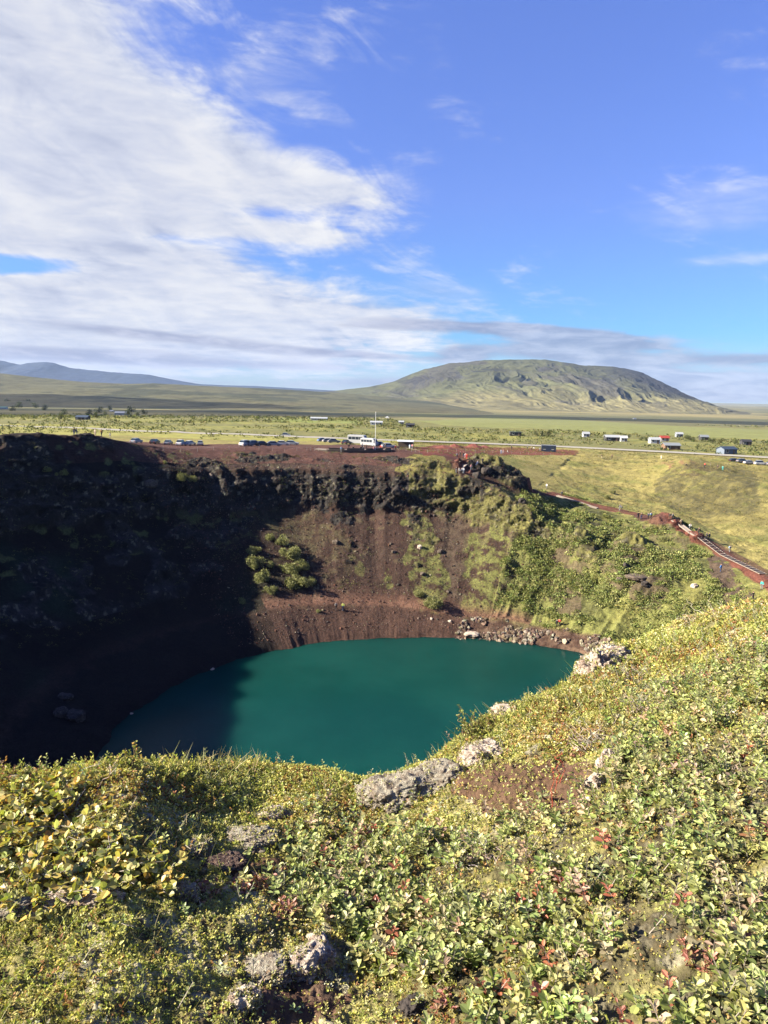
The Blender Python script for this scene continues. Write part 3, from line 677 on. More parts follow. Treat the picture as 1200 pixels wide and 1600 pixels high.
def unit(v): return v/(np.linalg.norm(v, axis=-1, keepdims=True)+1e-9)
def leaves(pos, ax, up, ln, wd, fold=.25, curl=.2, shape=(.22, .9, .55, 1.0, .84, .62)):
    """one folded leaf per row: 8 corners, two 5-sided halves"""
    n = len(pos); ax = unit(ax); side = unit(np.cross(ax, up)); nrm = np.cross(side, ax)
    ln = np.broadcast_to(ln, n)[:, None]; wd = np.broadcast_to(wd, n)[:, None]
    out = [pos]
    for sgn in (1, -1):
        for t_, w_ in ((shape[0], shape[1]*.62), (shape[2], shape[3]), (shape[4], shape[5])):
            out.append(pos + ax*ln*t_ + side*wd*.5*w_*sgn + nrm*(fold*wd*.5*w_ - curl*ln*t_*t_*.5))
    out.append(pos + ax*ln - nrm*curl*ln*.5)
    V = np.stack(out, 1)                      # base, r1 r2 r3, l1 l2 l3, tip
    b_ = (np.arange(n)*8)[:, None]
    F1 = b_ + np.array([0, 1, 2, 3, 7]); F2_ = b_ + np.array([0, 7, 6, 5, 4])
    return V.reshape(-1, 3), np.concatenate([F1, F2_])
def diamonds(pos, ax, up, ln, wd):
    n = len(pos); ax = unit(ax); side = unit(np.cross(ax, up))
    ln = np.broadcast_to(ln, n)[:, None]; wd = np.broadcast_to(wd, n)[:, None]
    V = np.stack([pos, pos+ax*ln*.55+side*wd*.5, pos+ax*ln, pos+ax*ln*.55-side*wd*.5], 1)
    return V.reshape(-1, 3), (np.arange(n)*4)[:, None] + np.arange(4)
def tubes(A, B, ra, rb, k=3):
    n = len(A); ax = unit(B-A); ref = np.where(np.abs(ax[:, 2:3]) > .9, np.array([[1., 0, 0]]), np.array([[0, 0, 1.]]))
    u = unit(np.cross(ax, ref)); v = np.cross(ax, u); ra = np.broadcast_to(ra, n)[:, None]; rb = np.broadcast_to(rb, n)[:, None]
    out = []
    for P_, r_ in ((A, ra), (B, rb)):
        for i in range(k):
            t_ = 2*math.pi*i/k; out.append(P_ + r_*(math.cos(t_)*u + math.sin(t_)*v))
    V = np.stack(out, 1).reshape(-1, 3); b_ = (np.arange(n)*2*k)[:, None]
    F = np.concatenate([b_ + np.array([i, (i+1) % k, k+(i+1) % k, k+i]) for i in range(k)])
    return V, F
class Acc:
    def __init__(s): s.V = []; s.F = {}; s.C = []; s.n = 0
    def add(s, VF, col):
        V, F = VF; s.V.append(V); s.F.setdefault(F.shape[1], []).append(F + s.n)
        col = np.asarray(col, float)
        if col.ndim == 1: col = np.tile(col, (len(V), 1))
        elif len(col) != len(V): col = np.repeat(col, len(V)//len(col), 0)
        s.C.append(col); s.n += len(V)
    def build(s, name, mat, parent=None, smooth=False):
        return mesh_np(name, np.concatenate(s.V), [np.concatenate(v) for v in s.F.values()], mat, np.concatenate(s.C), smooth, parent)
def rdir(n, zmin=-1., zmax=1.):
    z = rng.uniform(zmin, zmax, n); t_ = rng.uniform(0, 2*np.pi, n); r = np.sqrt(1-z*z); return np.stack([r*np.cos(t_), r*np.sin(t_), z], -1)
def pal(n, cols, wts=None, jit=.18):
    c = np.array(cols)[rng.choice(len(cols), n, p=wts)]; return np.clip(c*(1+jit*rng.standard_normal((n, 1)))*(1+.06*rng.standard_normal((n, 3))), .005, .8)
def field(n, rmin=1.0, amax=43.0, extra=.7):
    """random spots on the foreground, even over its area, thinning with distance"""
    n = int(n*1.45); w_ = rng.uniform(-amax, amax, n); far_ = rng.random(n) < .22; w_ = np.where(far_, np.sign(w_)*(amax + np.abs(w_)*.85), w_); a_ = np.radians(w_); R = np.interp(np.degrees(a_), CA, CRR) + extra
    u = rng.uniform(0, 1, n); r = np.sqrt(rmin**2 + u*(R**2-rmin**2))
    x = r*np.sin(a_); y = r*np.cos(a_); return x, y, r
WILLOW = fpoly([(520, 1290), (640, 1310), (720, 1320), (830, 1262), (930, 1262), (965, 1190), (1000, 1080), (1100, 1040), (1300, 1010), (1300, 1700), (640, 1700), (600, 1560), (540, 1450), (440, 1390), (470, 1310)])
BIRCH = fpoly([(-90, 1240), (60, 1222), (190, 1245), (250, 1310), (300, 1350), (240, 1395), (-90, 1410)])
RIGHTC = fpoly([(880, 1110), (940, 1040), (1010, 1010), (1200, 950), (1300, 930), (1300, 1060), (1000, 1090), (960, 1150)])
def inside(P_, x, y, j=.05): return pip(P_, x + j*rng.standard_normal(len(x)), y + j*rng.standard_normal(len(x)))
UP = np.array([0, 0, 1.])
# ---- low moss and crowberry carpet
acc = Acc()
x, y, r = field(150000)
soil = np.zeros(len(x), bool)
for S_ in SOIL: soil |= inside(S_, x, y)
kk_ = fbm(x/.35, y/.35, 4, 4); gap = fbm(x/.13, y/.13, 9, 3)
keepm = ~(inside(WILLOW, x, y) & (rng.random(len(x)) < .3)) & (~soil | (rng.random(len(x)) < .18)) & (gap > -.45) & ~(inside(BIRCH, x, y) & (rng.random(len(x)) < .5))
x, y, r, kk_ = x[keepm], y[keepm], r[keepm], kk_[keepm]
z = fore_z(x, y); n = len(x); s_ = .0062*np.maximum(1, r/2.8)*rng.uniform(.7, 1.5, n)
big_ = fbm(x/.6+3, y/.6, 12, 3)
tone = np.where((kk_ > 0)[:, None], pal(n, [(.50, .47, .15), (.40, .40, .12), (.62, .57, .28), (.25, .27, .08)], [.35, .3, .2, .15]),
                pal(n, [(.44, .40, .12), (.56, .49, .18), (.46, .27, .12), (.18, .19, .05), (.74, .66, .44)], [.3, .3, .14, .18, .08]))
tone = np.where(((big_ > .28) & (rng.random(n) < .4))[:, None], pal(n, [(.30, .16, .05), (.25, .10, .05), (.33, .27, .06)]), tone)
hgt = s_*rng.uniform(.6, 2.4, n)
for j in range(5):
    f_ = (j+.5)/5; d_ = rdir(n, -.1, .8)
    pos = np.stack([x, y, z + hgt*f_ - .004], -1) + rdir(n)*s_[:, None]*.35
    acc.add(diamonds(pos, d_, rdir(n, .2, 1), s_*1.25, s_*.75), np.clip(tone*rng.uniform(.8, 1.2, (n, 1)), 0, .7))
moss = acc.build('moss_carpet', M_moss); struct(moss, 'low yellow-green moss and crowberry carpet covering the near crater edge', 'stuff')

# ---- taller crowberry / heather sprigs (small leaves on short stems)
acc = Acc()
x, y, r = field(9000)
m_ = (fbm(x/.4+20, y/.4, 2, 3) > .02) & ~inside(SOIL[0], x, y) & ~inside(SOIL[1], x, y); x, y, r = x[m_], y[m_], r[m_]; z = fore_z(x, y); n = len(x)
H = rng.uniform(.025, .07, n)*np.where(r > 3, 1.2, 1.0); lean = rdir(n, .55, 1)
tone = pal(n, [(.20, .22, .06), (.34, .33, .10), (.48, .43, .15), (.38, .20, .10)], [.35, .35, .22, .08])
A = np.stack([x, y, z], -1)
for j in range(11):
    f_ = (j+1)/11; pos = A + lean*(H*f_)[:, None]; d_ = unit(lean*.7 + rdir(n, -.3, .6))
    l_ = .0105*np.maximum(1, r/3.2)*rng.uniform(.8, 1.2, n)
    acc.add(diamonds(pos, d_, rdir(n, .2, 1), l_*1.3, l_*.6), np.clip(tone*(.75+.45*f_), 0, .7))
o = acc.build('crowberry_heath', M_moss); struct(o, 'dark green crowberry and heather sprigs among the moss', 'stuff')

# ---- broad grey-green willow leaves
def willow_stems(acc, tw, x, y, z, n_leaf, H, L, tones, lean_amt=.5, wr=.62):
    n = len(x); A = np.stack([x, y, z], -1); lean = unit(UP + lean_amt*rdir(n, -.2, .4)); B = A + lean*H[:, None]
    tw.add(tubes(A, B, .0022, .0012), (.12, .07, .04)); ph0 = rng.uniform(0, 6.28, n)
    for j in range(n_leaf):
        f_ = .35 + .65*(j+.3)/n_leaf; t_ = ph0 + 2.4*j; outw = np.stack([np.cos(t_), np.sin(t_), 0*t_], -1)
        u = (.25 + .9*(j/n_leaf)**1.5); d_ = unit(outw + lean*u + .25*rdir(n))
        l_ = L*rng.uniform(.65, 1.15, n)*(1.0 - .35*(j/n_leaf)**2)
        nrm = unit(UP*1.0 - outw*.3 + .45*rdir(n))
        acc.add(leaves(A + lean*(H*f_)[:, None], d_, nrm, l_, l_*wr*rng.uniform(.85, 1.15, n), rng.uniform(.1, .4), rng.uniform(.05, .5)), tones*rng.uniform(.8, 1.2, (n, 1)))
acc = Acc(); tw = Acc()
x, y, r = field(16000, rmin=1.1, extra=.1); m_ = inside(WILLOW, x, y, .07) & (fbm(x/.22, y/.22, 21, 3) > -.16)
x, y, r = x[m_], y[m_], r[m_]; x, y, r = x[:3100], y[:3100], r[:3100]; z = fore_z(x, y)-.01; n = len(x)
tone = pal(n, [(.33, .37, .13), (.42, .43, .19), (.25, .29, .08), (.46, .44, .17), (.50, .38, .25), (.17, .21, .06), (.42, .15, .09)], [.28, .2, .16, .14, .10, .10, .02])
willow_stems(acc, tw, x, y, z, 9, rng.uniform(.05, .13, n), rng.uniform(.025, .043, n), tone)
o = acc.build('willow_leaves', M_leaf); struct(o, 'round grey-green dwarf willow leaves covering the right foreground', 'stuff')
o = tw.build('willow_stems', M_twig); struct(o, 'thin brown stems of the low dwarf willow', 'stuff')
# thin scatter of small green leaves elsewhere
acc = Acc(); tw = Acc()
x, y, r = field(3600); m_ = inside(RIGHTC, x, y, .1) | (rng.random(len(x)) < .10); m_ &= ~inside(SOIL[0], x, y); x, y, r = x[m_], y[m_], r[m_]; z = fore_z(x, y)-.01; n = len(x)
tone = pal(n, [(.24, .29, .11), (.34, .36, .13), (.17, .22, .08), (.34, .22, .13), (.38, .39, .24)], [.3, .3, .2, .05, .15])
willow_stems(acc, tw, x, y, z, 10, rng.uniform(.05, .14, n), rng.uniform(.016, .026, n), tone, .6, .55)
o = acc.build('small_leaf_plants', M_leaf); struct(o, 'small-leaved green and yellow plants on the right-hand crest', 'stuff')
o = tw.build('plant_stems', M_twig); struct(o, 'thin stems of the small-leaved plants', 'stuff')
# ---- grass blades, green and dry
acc = Acc()
x, y, r = field(46000); gm = fbm(x/.5+40, y/.5, 2, 3)
m_ = (gm > .12) & (rng.random(len(x)) < np.where(inside(RIGHTC, x, y) | (r > 3.6), .5, .12)); x, y, r = x[m_], y[m_], r[m_]; z = fore_z(x, y); n = len(x)
A = np.stack([x, y, z-.01], -1); d_ = unit(UP*1.3 + rdir(n, -.3, .3)); side = unit(np.cross(d_, rdir(n))); Hh = rng.uniform(.04, .15, n)[:, None]; w_ = .0011*np.maximum(1, r/2.5)[:, None]
bend = rdir(n, -.4, 0)*Hh*.35
V = np.stack([A-side*w_, A+side*w_, A+d_*Hh*.5+bend*.25+side*w_*.8, A+d_*Hh*.5+bend*.25-side*w_*.8, A+d_*Hh+bend+side*w_*.2, A+d_*Hh+bend-side*w_*.2], 1).reshape(-1, 3)
b_ = (np.arange(n)*6)[:, None]; F = np.concatenate([b_+np.array([0, 1, 2, 3]), b_+np.array([3, 2, 4, 5])])
acc.add((V, F), pal(n, [(.24, .27, .06), (.38, .33, .15), (.45, .38, .22), (.15, .19, .05)], [.3, .3, .2, .2]))
o = acc.build('grass', M_grass); struct(o, 'thin green and straw-dry grass blades on the near edge', 'stuff')

# ================================================================== OBJECTS
bpy.context.view_layer.update(); dg = bpy.context.evaluated_depsgraph_get()
bvh_c = BVHTree.FromObject(crater, dg)
SC_ = [bvh_c, bvh_p]
def ground(px, py, bv=None):
    h = hit(px, py, bv or SC_); return Vector(h[0]) if h else None
def drop(x, y, bv=None, z0=400):
    best = None
    for b_ in (bv or SC_):
        h = b_.ray_cast(Vector((x, y, z0)), Vector((0, 0, -1)))
        if h[0] is not None and (best is None or h[0].z > best.z): best = h[0]
    return best
def empty(name, loc, rz=0, sc_=1.0):
    o = bpy.data.objects.new(name, None); C.objects.link(o); o.location = loc; o.rotation_euler = (0, 0, rz); o.scale = (sc_,)*3; o.empty_display_size = .3; return o
def copy_tree(o, parent=None):
    c = o.copy(); C.objects.link(c); c.parent = parent
    for ch in list(o.children): copy_tree(ch, c)
    return c
class MB:
    """collects boxes, prisms and tubes into one mesh"""
    def __init__(s): s.V = []; s.F = {}; s.n = 0
    def raw(s, V, F):
        V = np.asarray(V, float); s.V.append(V)
        for f in F: s.F.setdefault(len(f), []).append(np.array(f)+s.n)
        s.n += len(V); return s
    def box(s, x0, x1, y0, y1, z0, z1, tx=0.0, ty=0.0):
        V = [(x0, y0, z0), (x1, y0, z0), (x1, y1, z0), (x0, y1, z0), (x0+tx, y0+ty, z1), (x1-tx, y0+ty, z1), (x1-tx, y1-ty, z1), (x0+tx, y1-ty, z1)]
        return s.raw(V, [(3, 2, 1, 0), (4, 5, 6, 7), (0, 1, 5, 4), (1, 2, 6, 5), (2, 3, 7, 6), (3, 0, 4, 7)])
    def cyl(s, a, b, r, r2=None, k=10):
        a, b = Vector(a), Vector(b); r2 = r if r2 is None else r2; ax = (b-a).normalized(); u = ax.orthogonal().normalized(); v = ax.cross(u)
        V = [a + r*(math.cos(t)*u+math.sin(t)*v) for t in [2*math.pi*i/k for i in range(k)]] + [b + r2*(math.cos(t)*u+math.sin(t)*v) for t in [2*math.pi*i/k for i in range(k)]]
        return s.raw([tuple(q_) for q_ in V], [tuple(range(k-1, -1, -1)), tuple(range(k, 2*k))] + [(i, (i+1) % k, k+(i+1) % k, k+i) for i in range(k)])
    def prism(s, prof, y0, y1, axis='y', inset=0.0):
        """closed outline prof [(a, z)] swept along the other axis"""
        k = len(prof)
        if axis == 'y': V = [(a_, y0, z_) for a_, z_ in prof] + [(a_, y1, z_) for a_, z_ in prof]
        else: V = [(y0, a_, z_) for a_, z_ in prof] + [(y1, a_, z_) for a_, z_ in prof]
        return s.raw(V, [tuple(range(k)), tuple(range(2*k-1, k-1, -1))] + [(i, k+i, k+(i+1) % k, (i+1) % k) for i in range(k)])
    def build(s, name, mat, parent=None, bevel=0.0, smooth=False, link=True):
        me = bpy.data.meshes.new(name); V = np.concatenate(s.V)
        me.from_pydata(V.tolist(), [], [tuple(int(i) for i in f) for L in s.F.values() for f in L]); me.update(); me.materials.append(mat)
        if bevel:
            bm = bmesh.new(); bm.from_mesh(me); bmesh.ops.recalc_face_normals(bm, faces=bm.faces)
            bmesh.ops.bevel(bm, geom=bm.edges[:], offset=bevel, segments=2, profile=.6, affect='EDGES'); bm.to_mesh(me); bm.free()
        else:
            bm = bmesh.new(); bm.from_mesh(me); bmesh.ops.recalc_face_normals(bm, faces=bm.faces); bm.to_mesh(me); bm.free()
        if smooth: me.polygons.foreach_set('use_smooth', np.full(len(me.polygons), True))
        o = bpy.data.objects.new(name, me)
        if link: C.objects.link(o)
        if parent: o.parent = parent
        return o
MATC = {}
def mat(name, c, **kw):
    if name not in MATC: MATC[name] = flat_mat(name, c, **kw)
    return MATC[name]

# ------------------------------------------------------------------ rocks
def rock_mat(name, c1, c2, c3, sc1=6., sc2=30.):
    mt = bpy.data.materials.new(name); mt.use_nodes = True; t = mt.node_tree; b = t.nodes['Principled BSDF']; q = N(t)
    tcn = q.node('ShaderNodeTexCoord'); v = tcn.outputs['Object']
    n1 = q.noise(v, sc1, 6, .65); n2 = q.noise(v, sc2, 5, .7)
    c1, c2, c3 = (tuple(v_*.78 for v_ in c_) for c_ in (c1, c2, c3))
    c = q.mixc(q.smooth(n1, .38, .62), c1, c2); c = q.mixc(q.smooth(n2, .54, .66), c, c3)
    q.link(c, b.inputs['Base Color']); b.inputs['Roughness'].default_value = .95; b.inputs['Specular IOR Level'].default_value = .15
    bp = q.node('ShaderNodeBump'); bp.inputs['Strength'].default_value = .8; bp.inputs['Distance'].default_value = .03
    q.link(q.math('ADD', n1, n2), bp.inputs['Height']); q.link(bp.outputs[0], b.inputs['Normal'])
    return mt
def ico(sub):
    bm = bmesh.new(); bmesh.ops.create_icosphere(bm, subdivisions=sub, radius=1.0)
    V = np.array([v.co for v in bm.verts]); F = np.array([[v.index for v in f.verts] for f in bm.faces]); bm.free(); return V, F
ICO = {k: ico(k) for k in (1, 2, 3, 5, 6)}
def rock_mesh(seed, sx, sy, sz, sub=3, rough=.35, blocky=.5, fine=0.0):
    V, F = ICO[sub]; V = V.copy()
    f = fbm(V[:, 0]*1.1+seed*3.7, V[:, 1]*1.1, V[:, 2]*1.1+seed, 3)
    cr = ridged(V[:, 0]*1.6+seed, V[:, 1]*1.6-seed, V[:, 2]*1.6, 3)
    d = 1 + rough*f*1.3 + rough*.35*cr
    if fine: d = d + fine*fbm(V[:, 0]*5+seed, V[:, 1]*5, V[:, 2]*5, 5, .7) + fine*.5*ridged(V[:, 0]*3-seed, V[:, 1]*3, V[:, 2]*3, 3)
    V = V*d[:, None]; V = np.sign(V)*np.abs(V)**(1-.35*blocky)
    return V*np.array([sx, sy, sz]), F
def rock(name, loc, dims, mt, seed, rz=0.0, sub=3, tilt=0.0, **kw):
    V, F = rock_mesh(seed, *[d/2 for d in dims], sub=sub, **kw)
    o = mesh_np(name, V, F, mt, smooth=(sub > 3)); o.location = loc; o.rotation_euler = (tilt, tilt*.6, rz); return o
RM_lich = rock_mat('lichen_rock', (.36, .33, .26), (.17, .13, .10), (.55, .52, .42), 22, 110)
RM_pale = rock_mat('pale_pink_rock', (.55, .47, .39), (.22, .15, .11), (.75, .70, .60), 22, 110)
RM_brown = rock_mat('brown_rock', (.13, .085, .07), (.07, .045, .04), (.30, .27, .21), 28, 120)
RM_dark = rock_mat('dark_lava_rock', (.05, .042, .038), (.028, .023, .022), (.13, .12, .10), 1.2, 5)
RM_scree = rock_mat('scree_rock', (.11, .085, .065), (.06, .045, .038), (.24, .22, .17), 1.6, 7)
fr_list = [  # px, py, width px, height/width, depth/width, material, label, sink, rz
 (622, 1246, 112, .46, .75, RM_lich, 'large grey lichen-covered boulder on the brink above the lake', .12, .5),
 (690, 1222, 80, .42, .8, RM_lich, 'lichen-crusted lava rock just right of the large grey boulder', .10, 1.2),
 (757, 1186, 70, .55, .8, RM_pale, 'pale lichen rock at the upper edge of the bare red soil', .10, .3),
 (938, 1044, 66, 1.05, .9, RM_pale, 'pale pinkish outcrop jutting over the water on the right crest', .2, .8),
 (962, 1030, 60, .6, .8, RM_pale, 'low pale rock behind the jutting outcrop on the right crest', .1, .2),
 (792, 1116, 46, .4, .8, RM_pale, 'small flat white stone on the brink between moss and water', .05, .1),
 (478, 1512, 62, .62, .8, RM_pale, 'white and orange stone lying in moss near the bottom of the picture', .1, .7),
 (498, 1484, 42, .6, .7, RM_pale, 'orange-tinged stone touching the white and orange stone', .08, 2.0),
 (376, 1574, 46, .9, .8, RM_pale, 'white-topped stone at the bottom edge left of centre', .15, .4),
 (415, 1522, 60, .35, .8, RM_lich, 'flat grey lichen rock left of the white and orange stone', .08, .2),
 (305, 1330, 44, .6, .7, RM_lich, 'grey wedge of rock in moss below the leafy birch', .1, .9),
 (385, 1318, 78, .35, .7, RM_lich, 'long low pale lichen rock left of the yellow moss', .08, .1),
 (425, 1277, 46, .4, .6, RM_pale, 'small white stone above the long lichen rock', .08, .4),
 (272, 1402, 46, .8, .7, RM_lich, 'upright mottled stone beside the red leaves', .12, .2),
 (345, 1360, 60, .35, .7, RM_brown, 'brown rock behind the red leaves', .08, .6),
 (108, 1412, 104, .25, .4, RM_pale, 'long white-grey rock slab below the leafy birch', .05, .1),
 (20, 1424, 60, .3, .5, RM_lich, 'grey slab of rock at the left edge of the picture', .05, .3),
 (650, 1577, 44, .5, .7, RM_dark, 'dark grey stone among leaves at the bottom edge', .1, .5),
 (948, 1196, 26, 1.6, .9, RM_pale, 'narrow whitish crust of rock rising beside the red soil', .1, .2),
 (932, 1226, 24, 1.3, .9, RM_pale, 'small whitish rock under the narrow crust by the red soil', .1, .9),
]
FBV = [bvh_f]
for i, (px_, py_, wpx, hr, dr, mt_, lb, sink, rz) in enumerate(fr_list):
    g_ = ground(px_, py_, FBV)
    if g_ is None: continue
    dist = (g_-ORG).length; w_ = wpx*dist/FPX
    o = rock('rock', g_ + Vector((0, w_*dr*.15, -w_*hr*(.02+sink))), (w_*1.0, w_*dr, w_*hr), mt_, 11+i*3, rz, sub=6, rough=.36, blocky=.5, fine=.30)
    tag(o, lb, 'rock', 'stones on the near crater edge')
    if i < 14:
        Vr, Fr = rock_mesh(11+i*3, w_*.5, w_*dr*.5, w_*hr*.5, sub=6, rough=.36, blocky=.5, fine=.30); nr_ = unit(Vr); s0_ = fbm(Vr[:, 0]/w_*5+i, Vr[:, 1]/w_*5, Vr[:, 2]/w_*5, 3)
        cand = np.where((s0_ > .05) & (nr_[:, 2] > -.2))[0]
        if len(cand) > 50:
            pk = rng.choice(cand, min(900, len(cand))); am = Acc(); l_ = .009*np.maximum(1, dist/3)*rng.uniform(.6, 1.3, len(pk))
            am.add(diamonds(Vr[pk], unit(nr_[pk]+.8*rdir(len(pk))), rdir(len(pk)), l_, l_*.7), pal(len(pk), [(.50, .46, .30), (.60, .56, .42), (.38, .37, .12), (.25, .22, .12)])); am.build('moss', M_moss, o)

# ------------------------------------------------------------------ foreground plants that stand out
def branchy(name, loc, sticks, label, cat, leafspec=None, twigmat=None, group=None):
    root = empty(name, loc); tag(root, label, cat, group); return root
def curved(A, B, sag, n=6):
    A, B = np.array(A, float), np.array(B, float); t_ = np.linspace(0, 1, n+1)[:, None]
    Pn = A*(1-t_)+B*t_ + np.sin(np.pi*t_)*np.array(sag) + .012*rng.standard_normal((n+1, 3))*np.sin(np.pi*t_)
    return Pn
def leafy_plant(name, px_, py_, label, cat, height, spread, nst, leaf, tones, stemc=(.12, .08, .05), group=None, lean=(0, 0, 0), nleaf=9, wr=.75, thick=.003):
    g_ = ground(px_, py_, FBV)
    if g_ is None: return
    root = empty(name, g_); tag(root, label, cat, group)
    ts = Acc(); ls = Acc()
    for k in range(nst):
        a0 = rng.normal(0, spread*.25, 3); a0[2] = -.02
        d_ = rdir(1, .1, 1)[0]*np.array([1, 1, 1.0]); tip = a0*1.2 + np.array([d_[0]*spread, d_[1]*spread, height*rng.uniform(.5, 1)]) + np.array(lean)*rng.uniform(.6, 1.2)
        Pn = curved(a0, tip, (0, 0, height*.12)); ra = np.linspace(thick, thick*.35, len(Pn)); ts.add(tubes(np.array([[0, 0, -.03]]), a0[None], thick, thick, 4), stemc)
        ts.add(tubes(Pn[:-1], Pn[1:], ra[:-1], ra[1:], 4), stemc)
        f_ = rng.uniform(.3, 1, nleaf); idx = np.minimum((f_*(len(Pn)-1)).astype(int), len(Pn)-2); fr_ = f_*(len(Pn)-1)-idx
        pos = Pn[idx]*(1-fr_[:, None]) + Pn[idx+1]*fr_[:, None]; ax = unit(unit(tip-a0)*.5 + rdir(nleaf, -.4, .8)); l_ = leaf*rng.uniform(.6, 1.2, nleaf)
        ls.add(leaves(pos, ax, unit(UP + .7*rdir(nleaf)), l_, l_*wr, .2, .2), pal(nleaf, tones))
    ts.build('branches', M_moss_twig, root); ls.build('leaves', M_leaf, root)
    return root
M_moss_twig = leaf_mat('twig_bark', 0.0, .85, .2)
BT = [(.38, .37, .10), (.50, .47, .20), (.28, .30, .08), (.50, .41, .11), (.50, .32, .08)]
k_ = 0
for px_, py_, w_ in ((30, 1330, .22), (95, 1290, .24), (60, 1385, .2), (150, 1380, .2), (205, 1345, .18), (130, 1330, .2), (10, 1270, .16), (-40, 1360, .2), (240, 1380, .12), (75, 1245, .14)):
    lb = ['dwarf birch bush with round yellow-green leaves at the left edge', 'dwarf birch with bare grey twigs showing above its round leaves', 'low birch bush just above the long white rock slab', 'birch bush of yellowish leaves right of the slab',
          'small dwarf birch near the moss mound', 'round-leaved birch in the middle of the left thicket', 'birch sprigs at the far left brink', 'birch bush cut by the left picture edge', 'last small birch sprig at the right end of the thicket', 'birch shoots standing out against the dark water'][k_]
    leafy_plant('dwarf_birch', px_, py_, lb, 'bush', .10, w_, 26, .034, BT, (.25, .22, .19), 'dwarf birches at the left edge', nleaf=11, wr=.85); k_ += 1
leafy_plant('sprig', 205, 1198, 'thin leafy shoot standing up from the moss mound on the left', 'plant', .15, .05, 5, .017, BT, (.12, .09, .05), nleaf=12, lean=(.02, 0, .03))
leafy_plant('sprig', 180, 1203, 'small crooked shoot left of the thin leafy one on the moss mound', 'plant', .10, .03, 3, .016, BT, (.12, .09, .05), nleaf=8, lean=(-.04, 0, .02))
leafy_plant('sprig', 832, 1092, 'yellow-leaved sprig on the brink right of centre', 'plant', .20, .08, 7, .024, [(.36, .36, .06), (.28, .32, .06)], nleaf=14, lean=(-.03, 0, .03))
leafy_plant('round_shrub', 703, 1163, 'rounded grey-green shrub on the brink above the water', 'shrub', .24, .17, 60, .016, [(.19, .23, .11), (.24, .27, .12), (.15, .18, .07)], nleaf=26, wr=.6)
leafy_plant('round_shrub', 745, 1150, 'yellow-green shrub right of the grey-green one on the brink', 'shrub', .16, .18, 50, .016, [(.30, .30, .07), (.24, .25, .06)], nleaf=22, wr=.6)
RT = [(.42, .20, .16), (.30, .12, .09), (.52, .33, .25), (.34, .22, .12), (.36, .30, .13)]
for (px_, py_, w_), lb in zip(((318, 1398, .08), (372, 1388, .09), (415, 1385, .07), (440, 1425, .05), (500, 1345, .06), (1180, 1190, .06), (1052, 1145, .07), (905, 1180, .05), (700, 1560, .05), (1090, 1500, .05)),
        ('red-leaved plant left of the two in front of the brown rock', 'pink-red plant between the other two beside the brown rock', 'brick-red plant at the right end of the red row', 'small orange-red plant under the red row', 'reddish plant in the moss above the willow leaves', 'red sprig among willow leaves at the right edge',
         'dark red tuft in the middle of the right-hand slope', 'rusty tuft at the right end of the bare soil', 'red-leaved sprig at the bottom edge right of centre', 'rust-coloured sprig among the lower right willow leaves')):
    leafy_plant('red_plant', px_, py_, lb, 'plant', .05, w_, 12, .024, RT, (.2, .07, .05), 'red-leaved plants', nleaf=9, wr=.55)
for (px_, py_), lb in zip(((862, 1262), (872, 1225)), ('tall thin red seed stalk standing in the bare soil', 'second red stalk behind the tall one in the bare soil')):
    leafy_plant('red_stalk', px_, py_, lb, 'plant', .28, .02, 2, .010, [(.35, .07, .04), (.4, .12, .06)], (.35, .08, .05), nleaf=34, wr=.5, thick=.0022)
# dead grey twigs
for (px_, py_, h_, n_), lb in zip(((940, 1165, .20, 60), (985, 1060, .18, 45), (1085, 975, .2, 50), (745, 1345, .16, 25), (1010, 1110, .18, 45), (95, 1235, .22, 10), (1130, 960, .2, 30)),
        ('grey tangle of dead twigs right of the bare soil', 'dead grey heather behind the pale outcrop', 'dead twigs on the right-hand crest line', 'bare grey twigs rising from the willow leaves right of centre', 'dead heather tangle low on the right-hand crest', 'bare crooked twigs over the left thicket', 'reddish-grey twigs at the very top of the right crest')):
    g_ = ground(px_, py_, FBV)
    if g_ is None: continue
    ts = Acc()
    for k in range(n_):
        a0 = rng.normal(0, h_*.35, 3)*np.array([1, 1, 0]); a0[2] = -.01; ts.add(tubes(np.array([[0, 0, -.03]]), a0[None], .002, .002, 3), (.2, .16, .13)); tip = a0 + rdir(1, .05, .9)[0]*h_*rng.uniform(.5, 1.1)
        Pn = curved(a0, tip, rng.normal(0, .015, 3)); ra = np.linspace(.0022, .0007, len(Pn)); ts.add(tubes(Pn[:-1], Pn[1:], ra[:-1], ra[1:], 3), pal(1, [(.34, .28, .23), (.22, .17, .14), (.42, .38, .33)])[0])
    o = ts.build('dead_twigs', M_moss_twig); o.location = g_; tag(o, lb, 'dead twigs', 'tangles of dead twigs')

